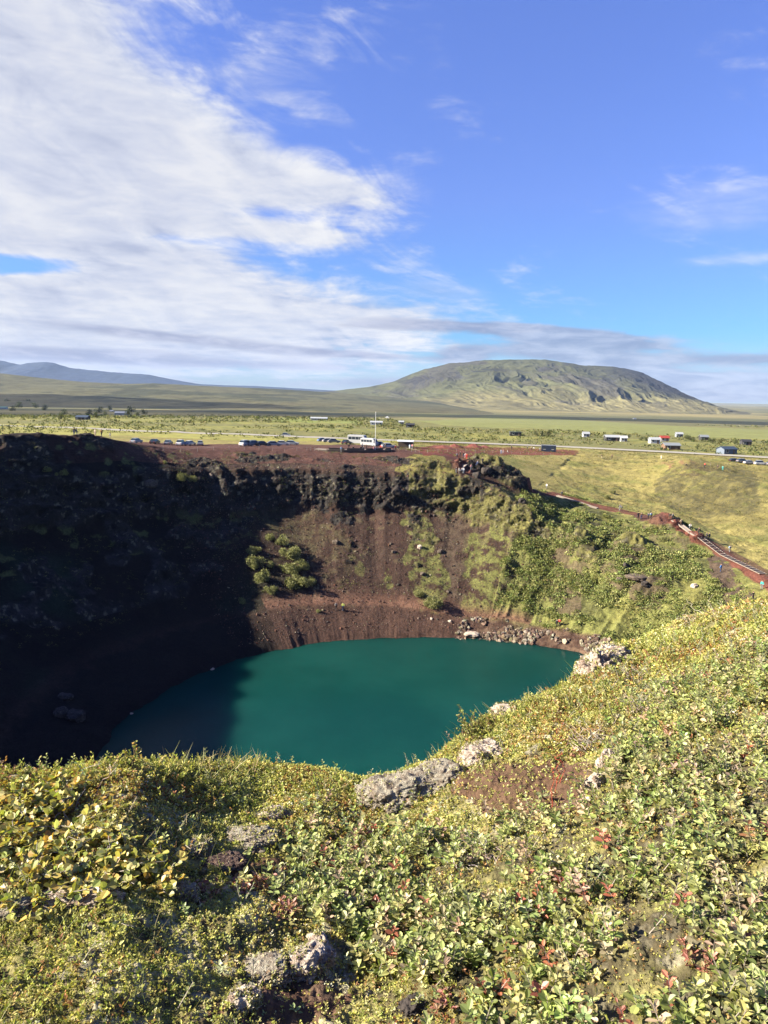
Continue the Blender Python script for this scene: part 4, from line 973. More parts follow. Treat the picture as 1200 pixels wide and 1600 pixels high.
# ------------------------------------------------------------------ low scrub on the green crater side and the plain (uncountable)
def scatter_cells(mask, n):
    idx = np.argwhere(mask[:-1, :-1]); a_ = np.linalg.norm(np.cross(Vc[1:, :-1]-Vc[:-1, :-1], Vc[:-1, 1:]-Vc[:-1, :-1]), axis=-1)[idx[:, 0], idx[:, 1]]
    c_ = rng.choice(len(idx), n, p=a_/a_.sum()); i_, j_ = idx[c_].T
    u, v = rng.random((n, 1)), rng.random((n, 1)); p_ = Vc[i_, j_] + u*(Vc[i_+1, j_]-Vc[i_, j_]) + v*(Vc[i_, j_+1]-Vc[i_, j_]); return p_, i_, j_
inview = (Yg > 60) & (np.abs(np.degrees(np.arctan2(Xg, Yg))) < 34)
def clumps(name, p_, size, tones, k, label, lsz=.3, mt=None, flat=.6):
    acc = Acc(); n = len(p_); size = np.asarray(size)
    for j in range(k):
        d_ = rdir(n, -.05, 1); pos = p_ + d_*size[:, None]*np.array([1, 1, flat])*rng.uniform(.55, 1, (n, 1))
        l_ = lsz*size*rng.uniform(.7, 1.3, n)*1.6
        acc.add(diamonds(pos, unit(d_ + .9*rdir(n)), rdir(n, .1, 1), l_, l_*.7), tones*rng.uniform(.75, 1.25, (n, 1)))
    return struct(acc.build(name, mt or M_far), label, 'stuff')
inner_green = inview & (greenm > .5) & (seg > 1.85) & (seg < 5.2) & (rk < .6)
patch = fbm(Xg/6, Yg/6, Zg2/6, 4)
pathw = wpoly(PATH_PX); dpath = seg_dist(pathw, Xg, Yg); clump_ = fbm(Xg/3.2, Yg/3.2, Zg2/3.2, 4, .6)
inner_green &= (dpath > 2.6) & ((seg < 4.5) | (clump_ > .18)) & (clump_ > -.12)
bare = (col[..., 1] < col[..., 0]*.80)
inner_green &= ~bare
p_, i_, j_ = scatter_cells(inner_green & ((patch > -.12) | (rng.random(patch.shape) < .45)) & (np.abs(col[..., 0]-col[..., 1]) < .06), 15000)
tn = pal(len(p_), [(.19, .22, .07), (.26, .28, .10), (.11, .13, .045), (.32, .32, .13)], [.35, .3, .2, .15]); clumps('slope_scrub', p_, rng.uniform(.2, .85, len(p_))**1.3, tn, 18, 'knee-high green scrub on the sunny crater slope')
p_, i_, j_ = scatter_cells(inview & (phd > 66) & (phd < 175) & (seg > 2.1) & (seg < 4.9) & ((fbm(Xg/4, Yg/4, Zg2/4, 4) > .12) | (col[..., 1] > .085)), 5200)
tn = pal(len(p_), [(.13, .14, .05), (.19, .19, .08), (.09, .10, .035)]); clumps('slope_tufts', p_, rng.uniform(.08, .42, len(p_)), tn, 10, 'scattered grass and moss tufts on the scoria and lava')
p_, i_, j_ = scatter_cells(inview & (seg > 5.05) & (seg < 8) & (phd < 90) & (patch > -.1), 12000)
tn = pal(len(p_), [(.17, .16, .05), (.26, .22, .08), (.08, .09, .032), (.12, .10, .05)]); clumps('meadow_scrub', p_, rng.uniform(.12, .6, len(p_))**1.2, tn, 9, 'low heath bushes in the meadow beyond the rim', flat=.7)
nP = 15000
th = np.radians(rng.uniform(-33, 33, nP)); rr_ = np.exp(rng.uniform(math.log(285), math.log(1500), nP)); X_ = rr_*np.sin(th); Y_ = rr_*np.cos(th)
dens = fbm(X_/50, Y_/50, 3, 4)
ok = (np.hypot(X_-CX, Y_-CY) > 262) & (dens > -.08)
fieldp = [wpoly(q_, FB) for q_ in ([(600, 650), (760, 648), (900, 655), (1260, 672), (1260, 692), (1100, 685), (900, 674), (760, 671), (660, 668)],)]
for q_ in fieldp: ok &= ~pip(q_, X_, Y_)
ok &= seg_dist(ROAD, X_, Y_) > 6
X_, Y_, rr_ = X_[ok], Y_[ok], rr_[ok]
tn = pal(len(X_), [(.11, .12, .04), (.16, .16, .06), (.07, .085, .035), (.20, .19, .08)]); clumps('plain_scrub', np.stack([X_, Y_, plain_z(X_, Y_)], -1), rng.uniform(.5, 1.4, len(X_))*np.clip(rr_/420, 1, 2.2), tn, 8, 'dwarf birch scrub dotted over the plain', lsz=.45)

# loose stones on the slopes
def stones(name, p_, size, tones, label, mt):
    V0, F0 = ICO[1]; n = len(p_); S_ = size[:, None, None]*(1+.5*rng.uniform(-1, 1, (n, 1, 3)))
    V = V0[None]*(1+.3*rng.uniform(-1, 1, (n, len(V0), 1)))*S_ + p_[:, None]
    F = (np.arange(n)*len(V0))[:, None, None] + F0[None]
    return struct(mesh_np(name, V.reshape(-1, 3), F.reshape(-1, 3), mt, np.repeat(tones, len(V0), 0), False), label, 'stuff')
M_stone = leaf_mat('loose_stones', 0, .95, .1)
p_, i_, j_ = scatter_cells(inview & (phd > 60) & (phd < 128) & (seg > 1.2) & (seg < 4.6), 24000)
stones('scree', p_, rng.uniform(.03, .12, len(p_))*np.where(rng.random(len(p_)) < .06, 2.2, 1), pal(len(p_), [(.10, .055, .04), (.17, .14, .10), (.06, .045, .04), (.24, .21, .16)], [.5, .16, .32, .02]), 'small loose stones on the scoria slope', M_stone)
p_, i_, j_ = scatter_cells(inview & (phd > 28) & (phd < 76) & (seg > 1.0) & (seg < 1.95) & (fbm(Xg/3, Yg/3, 0, 3) > -.15), 1500)
stones('shore_rubble', p_, rng.uniform(.12, .5, len(p_)), pal(len(p_), [(.17, .13, .09), (.10, .07, .055), (.26, .23, .18)]), 'rubble of brown stones along the right-hand shore', M_stone)
for i, (px_, py_, wpx, hr, mt_, lb) in enumerate((
  (524, 848, 13, .8, RM_scree, 'dark boulder high on the scoria slope casting a shadow'), (614, 863, 9, .8, RM_scree, 'small boulder on the slope right of the first'), (611, 850, 6, .8, RM_scree, 'smaller stone just above the small boulder'),
  (656, 856, 8, 1.3, RM_pale, 'upright pale rock at the top of the green strip'), (688, 862, 12, .7, RM_scree, 'brown boulder beside the green strip'), (660, 897, 12, .5, RM_scree, 'flat rock in the green strip'), (700, 925, 7, .8, RM_scree, 'boulder at the foot of the brown gully'),
  (674, 967, 6, .7, RM_pale, 'pale stone on the lake path'), (703, 971, 7, .7, RM_pale, 'larger pale stone where the lake path reaches the rubble'), (737, 990, 26, .25, RM_pale, 'flat grey slab at the water edge'), (795, 994, 14, .5, RM_scree, 'flat boulder on the right shore'), (822, 992, 8, .6, RM_scree, 'small boulder on the right shore'),
  (889, 1000, 7, .7, RM_scree, 'boulder near the end of the right shore'), (995, 903, 34, .3, RM_scree, 'big cracked slab in the bare patch of the green slope'), (1008, 912, 14, .6, RM_dark, 'dark boulder below the cracked slab'), (978, 886, 10, 1.4, RM_dark, 'dark upright block above the cracked slab'),
  (968, 905, 10, .7, RM_scree, 'broken rock left of the cracked slab'), (1084, 916, 13, .6, RM_pale, 'pale rock in the scrub left of the red gully'), (945, 862, 6, .8, RM_scree, 'reddish rock in the upper bare patch'),
  (118, 1122, 34, .8, RM_dark, 'large broken lava block on the shaded lower left slope'), (96, 1116, 26, .8, RM_dark, 'smaller lava block beside the large broken one'), (102, 1090, 26, .4, RM_dark, 'flat lava slab above the two shaded blocks'), (206, 1116, 7, .7, RM_pale, 'pale stone at the shaded water edge'), (332, 1046, 8, .5, RM_pale, 'pale stone on the shaded shore'),
  (236, 756, 22, .8, RM_scree, 'rounded lit boulder in the dark left wall'), (330, 745, 12, .9, RM_scree, 'lit block at the top of the dark left wall'), (160, 757, 9, .7, RM_scree, 'small lit boulder in the upper left wall'), (172, 768, 8, .7, RM_scree, 'lowest small boulder in the upper left wall'),
  (620, 770, 20, .9, RM_dark, 'dark cave-like block in the cliff left of the knob'), (945, 1000, 7, .7, RM_scree, 'boulder at the far right of the shore'), (760, 738, 20, .9, RM_dark, 'jagged lava block on top of the rocky knob'), (744, 745, 16, 1.0, RM_dark, 'lava block on the left shoulder of the knob'), (815, 785, 16, .8, RM_dark, 'lava block at the right foot of the knob'))):
    g_ = ground(px_, py_)
    if g_ is None: continue
    w_ = wpx*(g_-ORG).length/FPX*.78
    o = rock('boulder', g_ + Vector((0, 0, w_*hr*.05)), (w_, w_*.85, w_*hr), mt_, 40+i, rng.uniform(0, 3), sub=3, rough=.5, blocky=.7); tag(o, lb, 'boulder', 'boulders in the crater')

# ------------------------------------------------------------------ shrubs and trees
def bush_proto(name, seed, R, Hh, nleaf, lsz, tones, trunk=.25, conifer=False, link=True):
    root = empty(name, (0, 0, 0)); r0 = np.random.default_rng(seed); acc = Acc(); mb = MB()
    mb.cyl((0, 0, -.3), (0, 0, Hh*(.9 if conifer else .5)), .05*R+.04, .02, 6)
    for k in range(0 if conifer else 6):
        a_ = k*1.05; mb.cyl((0, 0, Hh*.1), (R*.5*math.cos(a_), R*.5*math.sin(a_), Hh*.6), .03*R+.02, .01, 5)
    mb.build('trunk', M_bark, root)
    n = nleaf
    if conifer:
        f_ = r0.uniform(0, 1, n)**.8; rad = R*(1-f_)*r0.uniform(.55, 1.05, n) + .03; t_ = r0.uniform(0, 6.283, n); lay_ = .12*np.sin(f_*40)
        pos = np.stack([rad*np.cos(t_), rad*np.sin(t_), Hh*(.12+.88*f_) - rad*.25], -1)
    else:
        cen = np.stack([r0.normal(0, R*.5, 9), r0.normal(0, R*.5, 9), r0.uniform(.2, .75, 9)*Hh], -1); ci = r0.integers(0, 9, n)
        d_ = unit(r0.standard_normal((n, 3))); pos = cen[ci] + d_*(r0.uniform(.55, 1.0, n)**.5*np.where(ci % 2, .55, .36)*R*r0.choice([1, 1, 1.35], n))[:, None]*np.array([1, 1, .75*Hh/R])
        pos[:, 2] = np.maximum(pos[:, 2], .03*Hh)
    tn = np.clip(np.array(tones)[r0.integers(0, len(tones), n)]*(1+.2*r0.standard_normal((n, 1))), .005, .6)
    l_ = lsz*r0.uniform(.6, 1.4, n); acc.add(diamonds(pos, unit(r0.standard_normal((n, 3))), unit(r0.standard_normal((n, 3))), l_, l_*.75), tn)
    acc.build('crown', M_far, root); return root
def put(root, loc, sc_, rz, label, cat, group=None, sz=None):
    root.location = loc; root.rotation_euler = (0, 0, rz); root.scale = (sc_, sc_, sc_*(sz or 1)); tag(root, label, cat, group); return root
OT = [(.24, .24, .10), (.30, .30, .14), (.15, .16, .06)]
sb = [bush_proto('shrub', 5+k, 1.0, 1.35, 3200, .13, OT) for k in range(3)]; used = [False]*3
shr = ((396, 866, 24, 'top shrub of the left row on the scoria slope'), (405, 886, 34, 'middle shrub of the left row on the scoria slope'), (410, 908, 34, 'bushy shrub low in the left row on the scoria slope'), (424, 926, 22, 'lowest shrub of the left row on the scoria slope'),
       (422, 842, 18, 'small shrub at the top of the right row on the scoria slope'), (440, 850, 26, 'second shrub from the top of the right row'), (455, 872, 36, 'wide pale shrub in the right row on the scoria slope'), (452, 894, 34, 'leafy shrub left of the dark gap in the right row'), (474, 888, 26, 'shrub on the right side of the right row'),
       (462, 918, 36, 'large shrub near the foot of the right row'), (484, 914, 22, 'lowest right shrub of the right row'), (378, 942, 16, 'single shrub standing in the shade left of the rows'), (498, 956, 9, 'tiny yellow bush on the lake path'),
       (288, 750, 22, 'yellow-lit shrub high on the dark left wall'), (303, 752, 16, 'smaller shrub right of the yellow-lit one on the left wall'), (74, 736, 14, 'small green shrub on the upper far-left wall'), (97, 742, 16, 'second green shrub on the upper far-left wall'), (258, 724, 9, 'tiny shrub under the left rim'),
       (676, 949, 34, 'bright green bush at the foot of the green strip'), (655, 930, 20, 'green bush above the one at the foot of the strip'), (950, 779, 13, 'lone dark green bush in the yellow meadow'), (957, 771, 10, 'grey bush behind the lone dark green one'), (878, 800, 12, 'dark shrub on the slope under the rim path'), (1040, 846, 18, 'dark shrub in the rocks below the path viewpoint'))
for i, (px_, py_, wpx, lb) in enumerate(shr):
    g_ = ground(px_, py_)
    if g_ is None: continue
    k = i % 3; r_ = sb[k] if not used[k] else copy_tree(sb[k]); used[k] = True
    put(r_, g_ - Vector((0, 0, .1)), wpx*(g_-ORG).length/FPX*.5/1.35, rng.uniform(0, 6), lb, 'shrub', 'shrubs on the crater walls')
con = bush_proto('spruce_tree', 31, .3, 1.0, 420, .10, [(.035, .05, .025), (.05, .07, .03)], conifer=True); bro = bush_proto('birch_tree', 32, .5, 1.0, 420, .12, [(.07, .085, .035), (.10, .115, .04), (.05, .06, .03)])
trees = []
for i in range(12): trees.append((388+i*3.2, 634.5+.05*i, 9, 'c', 'spruce row by the farm left of the mountain', 'spruces in the farm row'))
for i, (x, y) in enumerate(((12, 634), (24, 632), (30, 637), (42, 634), (55, 637), (62, 632), (75, 633), (86, 634), (70, 641), (20, 642), (100, 650), (140, 648), (155, 645), (165, 650), (200, 650), (214, 651), (205, 644), (150, 653), (95, 655), (225, 647), (172, 641))): trees.append((x, y, 8, 'b', 'birches around the summer houses on the left', 'birches around the left summer houses'))
for i in range(7): trees.append((624+i*3.1, 628.5+.1*i, 5, 'b' if i % 2 else 'c', 'far row of trees at the foot of the mountain', 'trees at the mountain foot'))
for x, y, h_, t_, lb in ((838, 681, 7, 'b', 'left'), (847, 682, 9, 'c', 'middle'), (857, 682, 10, 'b', 'right')): trees.append((x, y, h_, t_, lb+' one of three trees at the edge of the green field', None))
for i, (x, y) in enumerate(((975, 686), (982, 684), (1002, 688), (1010, 689), (1073, 686), (1078, 688), (1084, 689), (1108, 690), (1114, 692), (1126, 692), (1150, 694), (1160, 694), (1090, 701), (1120, 708))): trees.append((x, y, 6, 'b', 'birches beside the summer houses on the right', 'birches by the right summer houses'))
uc = ub = False
for x, y, hpx, t_, lb, grp in trees:
    g_ = ground(x, y)
    if g_ is None: continue
    if t_ == 'c': r_ = copy_tree(con) if uc else con; uc = True
    else: r_ = copy_tree(bro) if ub else bro; ub = True
    if grp: lb = {'spruces in the farm row': 'dark spruce in the row by the far farm', 'birches around the left summer houses': 'small dark birch near the summer houses on the left', 'trees at the mountain foot': 'tiny dark tree at the foot of the mountain', 'birches by the right summer houses': 'small birch near the summer houses on the right'}[grp]
    hh = hpx*rng.uniform(.85, 1.2)*(g_-ORG).length/FPX
    put(r_, g_ - Vector((0, 0, .05*hh)), hh, rng.uniform(0, 6), lb, 'tree', grp)

# ------------------------------------------------------------------ houses, hut, cabin
def house(px_, py_, wpx, wallc, roofc, label, hr=.42, kind='gable', rz=0.0, cat='house', dr=.7, name='summer_house'):
    g_ = ground(px_, py_)
    if g_ is None: return
    L_ = .85*wpx*(g_-ORG).length/FPX; D_ = L_*dr if L_*dr < 9 else 9.0; H_ = min(max(L_*hr*.55, 2.2), 4.2); rh = min(max(L_*hr*.35, 1.0), 2.6)
    root = empty(name, g_ + Vector((0, D_*.5, -.15)), rz); tag(root, label, cat)
    wm = mat('wall_%d_%d_%d' % tuple(int(v*100) for v in wallc), wallc, rough=.8, scale=1.5); rm = mat('roof_%d_%d_%d' % tuple(int(v*100) for v in roofc), roofc, rough=.6, scale=1.5)
    x, y = L_/2, D_/2
    if kind == 'flat':
        MB().box(-x, x, -y, y, 0, H_).build('wall', wm, root); MB().box(-x-.3, x+.3, -y-.3, y+.3, H_+.003, H_+.25).build('roof', rm, root)
    elif kind == 'pyramid':
        MB().box(-x, x, -y, y, 0, .6).build('wall', wm, root); MB().box(-x, x, -y, y, .603, H_+1.5, x*.95, y*.95).build('roof', rm, root); return root
    else:
        MB().prism([(-y, 0), (y, 0), (y, H_), (0, H_+rh), (-y, H_)], -x, x, 'x').build('wall', wm, root)
        e = .35; MB().prism([(-y-e, H_-e*rh/y+.02), (0, H_+rh+.02), (0, H_+rh+.22), (-y-e, H_-e*rh/y+.22)], -x-e, x+e, 'x').prism([(0, H_+rh+.02), (y+e, H_-e*rh/y+.02), (y+e, H_-e*rh/y+.22), (0, H_+rh+.22)], -x-e, x+e, 'x').build('roof', rm, root)
    nw = max(2, int(L_/3)); gm_ = mat('window_glass', (.03, .04, .05), rough=.15); fm_ = mat('white_frame', (.75, .75, .72), rough=.6); dm_ = mat('door_paint', (.16, .10, .07), rough=.6)
    for k in range(nw):
        cx_ = -x + (k+.5)*L_/nw
        if k == nw//2:
            dd = MB().box(cx_-.45, cx_+.45, -y-.05, -y+.05, .05, 2.05).build('door', dm_, root); MB().box(cx_+.28, cx_+.36, -y-.11, -y-.052, 1.0, 1.08).build('handle', fm_, dd)
        else:
            wd_ = MB().box(cx_-.55, cx_+.55, -y-.03, -y+.05, .95, 2.0).build('window', gm_, root); f_ = MB()
            f_.box(cx_-.65, cx_-.552, -y-.06, -y+.02, .85, 2.1).box(cx_+.552, cx_+.65, -y-.06, -y+.02, .85, 2.1).box(cx_-.55, cx_+.55, -y-.06, -y+.02, 2.003, 2.1).box(cx_-.55, cx_+.55, -y-.06, -y+.02, .85, .947); f_.build('frame', fm_, wd_)
    return root
WH, GR, DK, BL, RD, BR, LG = (.48, .49, .49), (.20, .22, .24), (.035, .035, .04), (.035, .055, .09), (.30, .045, .03), (.15, .09, .055), (.34, .36, .38)
house(4, 639, 12, WH, (.15, .25, .18), 'pale summer house with greenish roof at the left edge of the plain', rz=.1)
house(99, 613.5, 20, WH, LG, 'long white building far out on the left plain', rz=.05, kind='gable', dr=.3)
house(35, 631, 7, WH, GR, 'small grey hut among trees on the far left'); house(49, 632, 5, WH, LG, 'tiny white hut right of the grey one on the far left')
house(127, 656, 20, DK, BL, 'dark summer house with blue-grey roof just beyond the road on the left', kind='gable')
house(188, 649, 20, GR, LG, 'summer house with pale grey roof among birches on the left'); house(174, 643, 6, WH, WH, 'small white shed above the grey-roofed house on the left')
house(305, 629, 19, WH, LG, 'long white farm building left of the spruce row', dr=.3); house(283, 629, 6, WH, WH, 'small white hut left of the long farm building')
house(374, 632.5, 9, (.55, .3, .28), WH, 'pinkish farm house beside the spruce row'); house(381, 633, 6, WH, DK, 'white farm shed touching the spruce row')
house(120, 610.5, 5, WH, WH, 'tiny white building right of the long one on the left plain'); house(242, 609, 5, WH, WH, 'tiny white far building in front of the lava hills'); house(307, 614, 7, WH, WH, 'far white building above the long farm building')
house(498, 657, 30, (.32, .30, .27), LG, 'low house with wide pale roof beyond the road in the centre', hr=.2); house(463, 640, 14, (.35, .18, .15), GR, 'far reddish row house left of centre', hr=.2, dr=.3); house(484, 642, 12, (.30, .15, .13), DK, 'far dark red barn right of the reddish row house', hr=.2, dr=.3)
house(588, 664, 22, (.45, .47, .48), LG, 'grey house right behind the flagpole', hr=.3); house(605, 653, 8, WH, WH, 'white tent-shaped cabin beyond the grey house', kind='pyramid'); house(627, 663, 9, GR, LG, 'small grey cabin right of the flagpole')
house(641, 668, 15, DK, DK, 'dark green-black cabin right of the small grey one', hr=.35); house(806, 681, 20, DK, (.05, .07, .06), 'long black flat cabin at the edge of the green field', kind='flat', hr=.22)
house(916, 683, 11, WH, LG, 'small white cabin left of the right-hand houses'); house(958, 689, 24, DK, LG, 'dark house with pale grey roof in front of the green field', hr=.3); house(975, 690, 11, WH, WH, 'small white annex touching the dark house')
house(1024, 693, 17, WH, LG, 'white house with pale roof left of the red-roofed one', hr=.35); house(1039, 690, 14, (.45, .42, .38), RD, 'house with bright red roof')
house(1051, 703, 26, BR, GR, 'brown wooden house with grey hipped roof nearest the red-roofed house', hr=.35); house(1062, 683, 11, GR, LG, 'small grey-blue cabin behind the red-roofed house'); house(1101, 688, 13, DK, GR, 'dark cabin by the field on the right')
house(1139, 709.5, 26, (.12, .15, .2), BL, 'blue-black summer house with broad gable beyond the road', hr=.35, rz=.3); house(1167, 696, 15, DK, DK, 'black cabin near the right edge of the picture', hr=.3)
house(372, 611, 4, WH, WH, 'far white speck of a farm under the clouds left of the mountain')
house(525, 622, 4, WH, WH, 'far white farm at the left foot of the mountain'); house(588, 627, 4, WH, LG, 'second far white farm at the left foot of the mountain'); house(992, 655, 5, WH, LG, 'far farm on the tan ground before the mountain')

# navy ticket cabin on the red ground
g_ = ground(858, 706); k1 = empty('ticket_cabin', g_ + Vector((0, 1.2, -.05)), -.25); tag(k1, 'dark blue container cabin standing on the red ground right of centre', 'cabin')
nv = mat('navy_panel', (.025, .04, .07), rough=.45); MB().box(-3.0, 3.0, -1.2, 1.2, .1, 2.7).build('wall', nv, k1, bevel=.03)
r_ = MB()
for i in range(22): r_.box(-2.9+i*.265, -2.78+i*.265, -1.25, -1.203, .2, 2.6)
r_.build('ribs', nv, k1); MB().box(-3.1, 3.1, -1.3, 1.3, 2.703, 2.82).build('roof', mat('grey_roof', (.2, .22, .25)), k1)
d_ = MB().box(-3.06, -3.003, -.7, .5, .2, 2.3).build('door', mat('pale_door', (.45, .48, .52)), k1); MB().box(-3.1, -3.063, -.6, -.52, 1.1, 1.3).build('handle', mat('steel', (.5, .5, .5), metal=.8), d_)
for x in (-2.2, 1.2): w_ = MB().box(x, x+1.0, -1.30, -1.253, 1.1, 2.1).build('window', mat('window_glass', (.03, .04, .05), rough=.15), k1); MB().box(x-.06, x+1.06, -1.34, -1.303, 1.02, 1.09).build('sill', mat('white_frame', (.75, .75, .72)), w_)
# grey-roofed shelter behind the rim
g_ = ground(634, 699.5); k1 = empty('shelter', g_ + Vector((0, 1.5, -.05)), -.1); tag(k1, 'low shelter with pale grey roof just behind the viewing platform', 'shelter')
MB().prism([(-1.6, 1.9), (0, 2.3), (1.6, 1.9), (1.6, 2.0), (0, 2.42), (-1.6, 2.0)], -2.6, 2.6, 'x').build('roof', mat('pale_roof', (.5, .53, .57), rough=.5), k1); MB().box(-2.4, 2.4, .4, 1.4, 0, 1.9).build('wall', mat('dark_wood', (.06, .045, .035)), k1)
for x in (-2.3, 2.2):
    for y in (-1.3,): MB().box(x, x+.12, y, y+.12, 0, 1.97).build('post', mat('dark_wood', (.06, .045, .035)), k1)

# ------------------------------------------------------------------ vehicles
TY = mat('tyre', (.02, .02, .02), rough=.9); RIMM = mat('wheel_rim', (.4, .4, .42), metal=.7, rough=.4); GL = mat('vehicle_glass', (.02, .03, .04), rough=.08, spec=.6); LT = mat('headlight_glass', (.8, .8, .78), rough=.2); TL = mat('tail_light', (.4, .02, .02), rough=.3)
def wheels(root, xs, hw, r):
    for x in xs:
        for s_ in (-1, 1):
            w_ = MB().cyl((x, s_*hw-.11, r), (x, s_*hw+.11, r), r, k=16).build('wheel', TY, root); MB().cyl((x, s_*(hw+.113), r), (x, s_*(hw+.13), r), r*.6, k=12).build('rim', RIMM, w_)
def car(pt, col_, suv=0.0):
    root = empty('parked_car', (0, 0, 0)); h = 1.45+suv; z1 = .85+suv*.5
    b_ = MB().prism([(-2.2, .3), (2.2, .3), (2.25, .6), (2.15, .78+suv*.3), (1.15, z1+.05), (-2.0, z1+.1), (-2.25, .8), (-2.27, .45)], -.86, .86, 'y'); b_.build('body', pt, root, bevel=.05, smooth=False)
    yb, yt = .80, .60; V = []; pr = [(1.1, z1+.05), (.35, h-.03), (-1.2-suv, h), (-2.0, z1+.08)]
    V = [(x, s_*(yb if i in (0, 3) else yt+.05), z) for s_ in (-1, 1) for i, (x, z) in enumerate(pr)]
    MB().raw(V, [(0, 1, 2, 3), (7, 6, 5, 4), (0, 4, 5, 1), (3, 2, 6, 7), (0, 3, 7, 4), (1, 5, 6, 2)]).build('window_band', GL, root)
    MB().box(-1.25-suv, .32, -.63, .63, h+.003, h+.05, .04, .04).build('roof', pt, root)
    wheels(root, (-1.35, 1.35), .78, .33)
    for s_ in (-1, 1):
        MB().box(2.2, 2.28, s_*.6-.16, s_*.6+.16, .58, .72).build('headlight', LT, root); MB().box(-2.3, -2.24, s_*.62-.12, s_*.62+.12, .62, .80).build('tail_light', TL, root); MB().box(.78, .92, s_*.93-.07, s_*.93+.07, z1+.05, z1+.18).build('mirror', pt, root)
    return root
def bus(L_, h, w_=2.1, name='minibus'):
    pt = mat('white_paint', (.36, .37, .38), rough=.3); root = empty(name, (0, 0, 0)); x = L_/2; y = w_/2
    MB().prism([(-x, .35), (x, .35), (x, h*.45), (x-.15, h*.55), (x-.75, h-.1), (x-1.0, h), (-x+.1, h), (-x, h-.1)], -y, y, 'y').build('body', pt, root, bevel=.06)
    n = max(3, int(L_/1.4)); 
    for s_ in (-1, 1):
        for k in range(n): a_ = -x+.3+k*(L_-1.4)/n; MB().box(a_, a_+(L_-1.4)/n-.14, s_*(y+.012)-.01, s_*(y+.012)+.01, h*.52, h*.82).build('window', GL, root)
    MB().raw([(x-.13, -y+.15, h*.57), (x-.13, y-.15, h*.57), (x-.68, y-.25, h-.18), (x-.68, -y+.25, h-.18), (x-.08, -y+.15, h*.57), (x-.08, y-.15, h*.57), (x-.62, y-.25, h-.16), (x-.62, -y+.25, h-.16)], [(0, 1, 2, 3), (7, 6, 5, 4), (0, 4, 5, 1), (2, 6, 7, 3), (1, 5, 6, 2), (0, 3, 7, 4)]).build('windscreen', GL, root)
    MB().box(-x-.03, -x-.003, -y+.25, y-.25, h*.5, h*.85).build('rear_window', GL, root)
    wheels(root, (-x+1.1, x-1.0), y-.12, .38)
    for s_ in (-1, 1): MB().box(x-.02, x+.05, s_*(y-.3)-.15, s_*(y-.3)+.15, .65, .85).build('headlight', LT, root); MB().box(x-.5, x-.4, s_*(y+.15)-.08, s_*(y+.15)+.08, h*.5, h*.65).build('mirror', GL, root)
    return root
PAINT = {'white': (.46, .47, .48), 'silver': (.26, .28, .30), 'grey': (.16, .18, .2), 'black': (.02, .022, .025), 'blue': (.08, .16, .30), 'red': (.35, .03, .02)}
def heading(root, px_, py_, rz, dy=0.0):
    g_ = ground(px_, py_)
    if g_ is None: return
    d_ = drop(g_.x, g_.y+dy) or g_; root.location = (g_.x, g_.y+dy, d_.z+.02); root.rotation_euler = (0, 0, rz)
protos = {}
def put_car(px_, py_, c_, rz, label, suv=0.0, group='cars behind the crater'):
    key = (c_, suv)
    if key in protos: r_ = copy_tree(protos[key])
    else: r_ = protos[key] = car(mat('paint_'+c_, PAINT[c_], rough=.3, var=.04, spec=.6), PAINT[c_], suv)
    heading(r_, px_, py_, rz); tag(r_, label, 'car', group)
for a_ in ((213, 692.5, 'silver', 1.4, 'silver car furthest left in the parked row'), (242, 693.5, 'black', 1.5, 'black car second in the left parked row'), (263, 695, 'grey', 1.6, 'grey car just left of the white off-roader', ), (283, 696, 'white', 1.5, 'white off-roader parked in the left group', .25), (297, 696, 'white', 1.3, 'white car right beside the white off-roader'),
           (313, 696, 'silver', 1.8, 'silver car at the right end of the left group'), (384, 697, 'white', 1.1, 'white tall car at the left end of the middle group', .3), (397, 697, 'grey', .8, 'dark grey off-roader right of the tall white car', .25), (410, 697, 'black', .6, 'black low car in the middle group'), (428, 697, 'silver', .3, 'silver estate at the right of the middle group'),
           (442, 696, 'white', .1, 'white car half hidden behind the red rim'), (456, 695.5, 'silver', 0, 'silver car at the end of the middle group'), (447, 681.5, 'silver', .02, 'silver off-roader driving on the pale road', .3), (504, 690, 'blue', .6, 'blue car left of the white minibuses'), (513, 691, 'silver', .4, 'pale blue-silver car left of the white minibuses'),
           (522, 692, 'grey', .3, 'grey car between the pale cars and the minibuses'), (594, 697, 'black', 1.4, 'black car right of the minibuses'), (607, 700, 'white', .3, 'white car behind the viewing platform'), (541, 694, 'black', 1.2, 'black car in front of the large minibus'),
           (1148, 722, 'black', .1, 'dark car on the right side of the road'), (1171, 725, 'white', .1, 'white car first of the bright pair at the right edge'), (1188, 726.5, 'white', .0, 'white off-roader second of the bright pair at the right edge', .25), (1206, 727, 'silver', .1, 'silver car leaving the right picture edge'), (1160, 722.5, 'grey', .1, 'grey car between the dark and the white one at the right edge')):
    put_car(*a_)
b1 = bus(6.6, 3.1, 2.3, 'coach'); heading(b1, 559, 694, -.35); tag(b1, 'larger white coach parked behind the viewing platform', 'bus')
b2 = bus(5.6, 2.5, 2.0, 'minibus'); heading(b2, 577, 697, -.55); tag(b2, 'smaller white minibus parked beside the coach', 'bus')

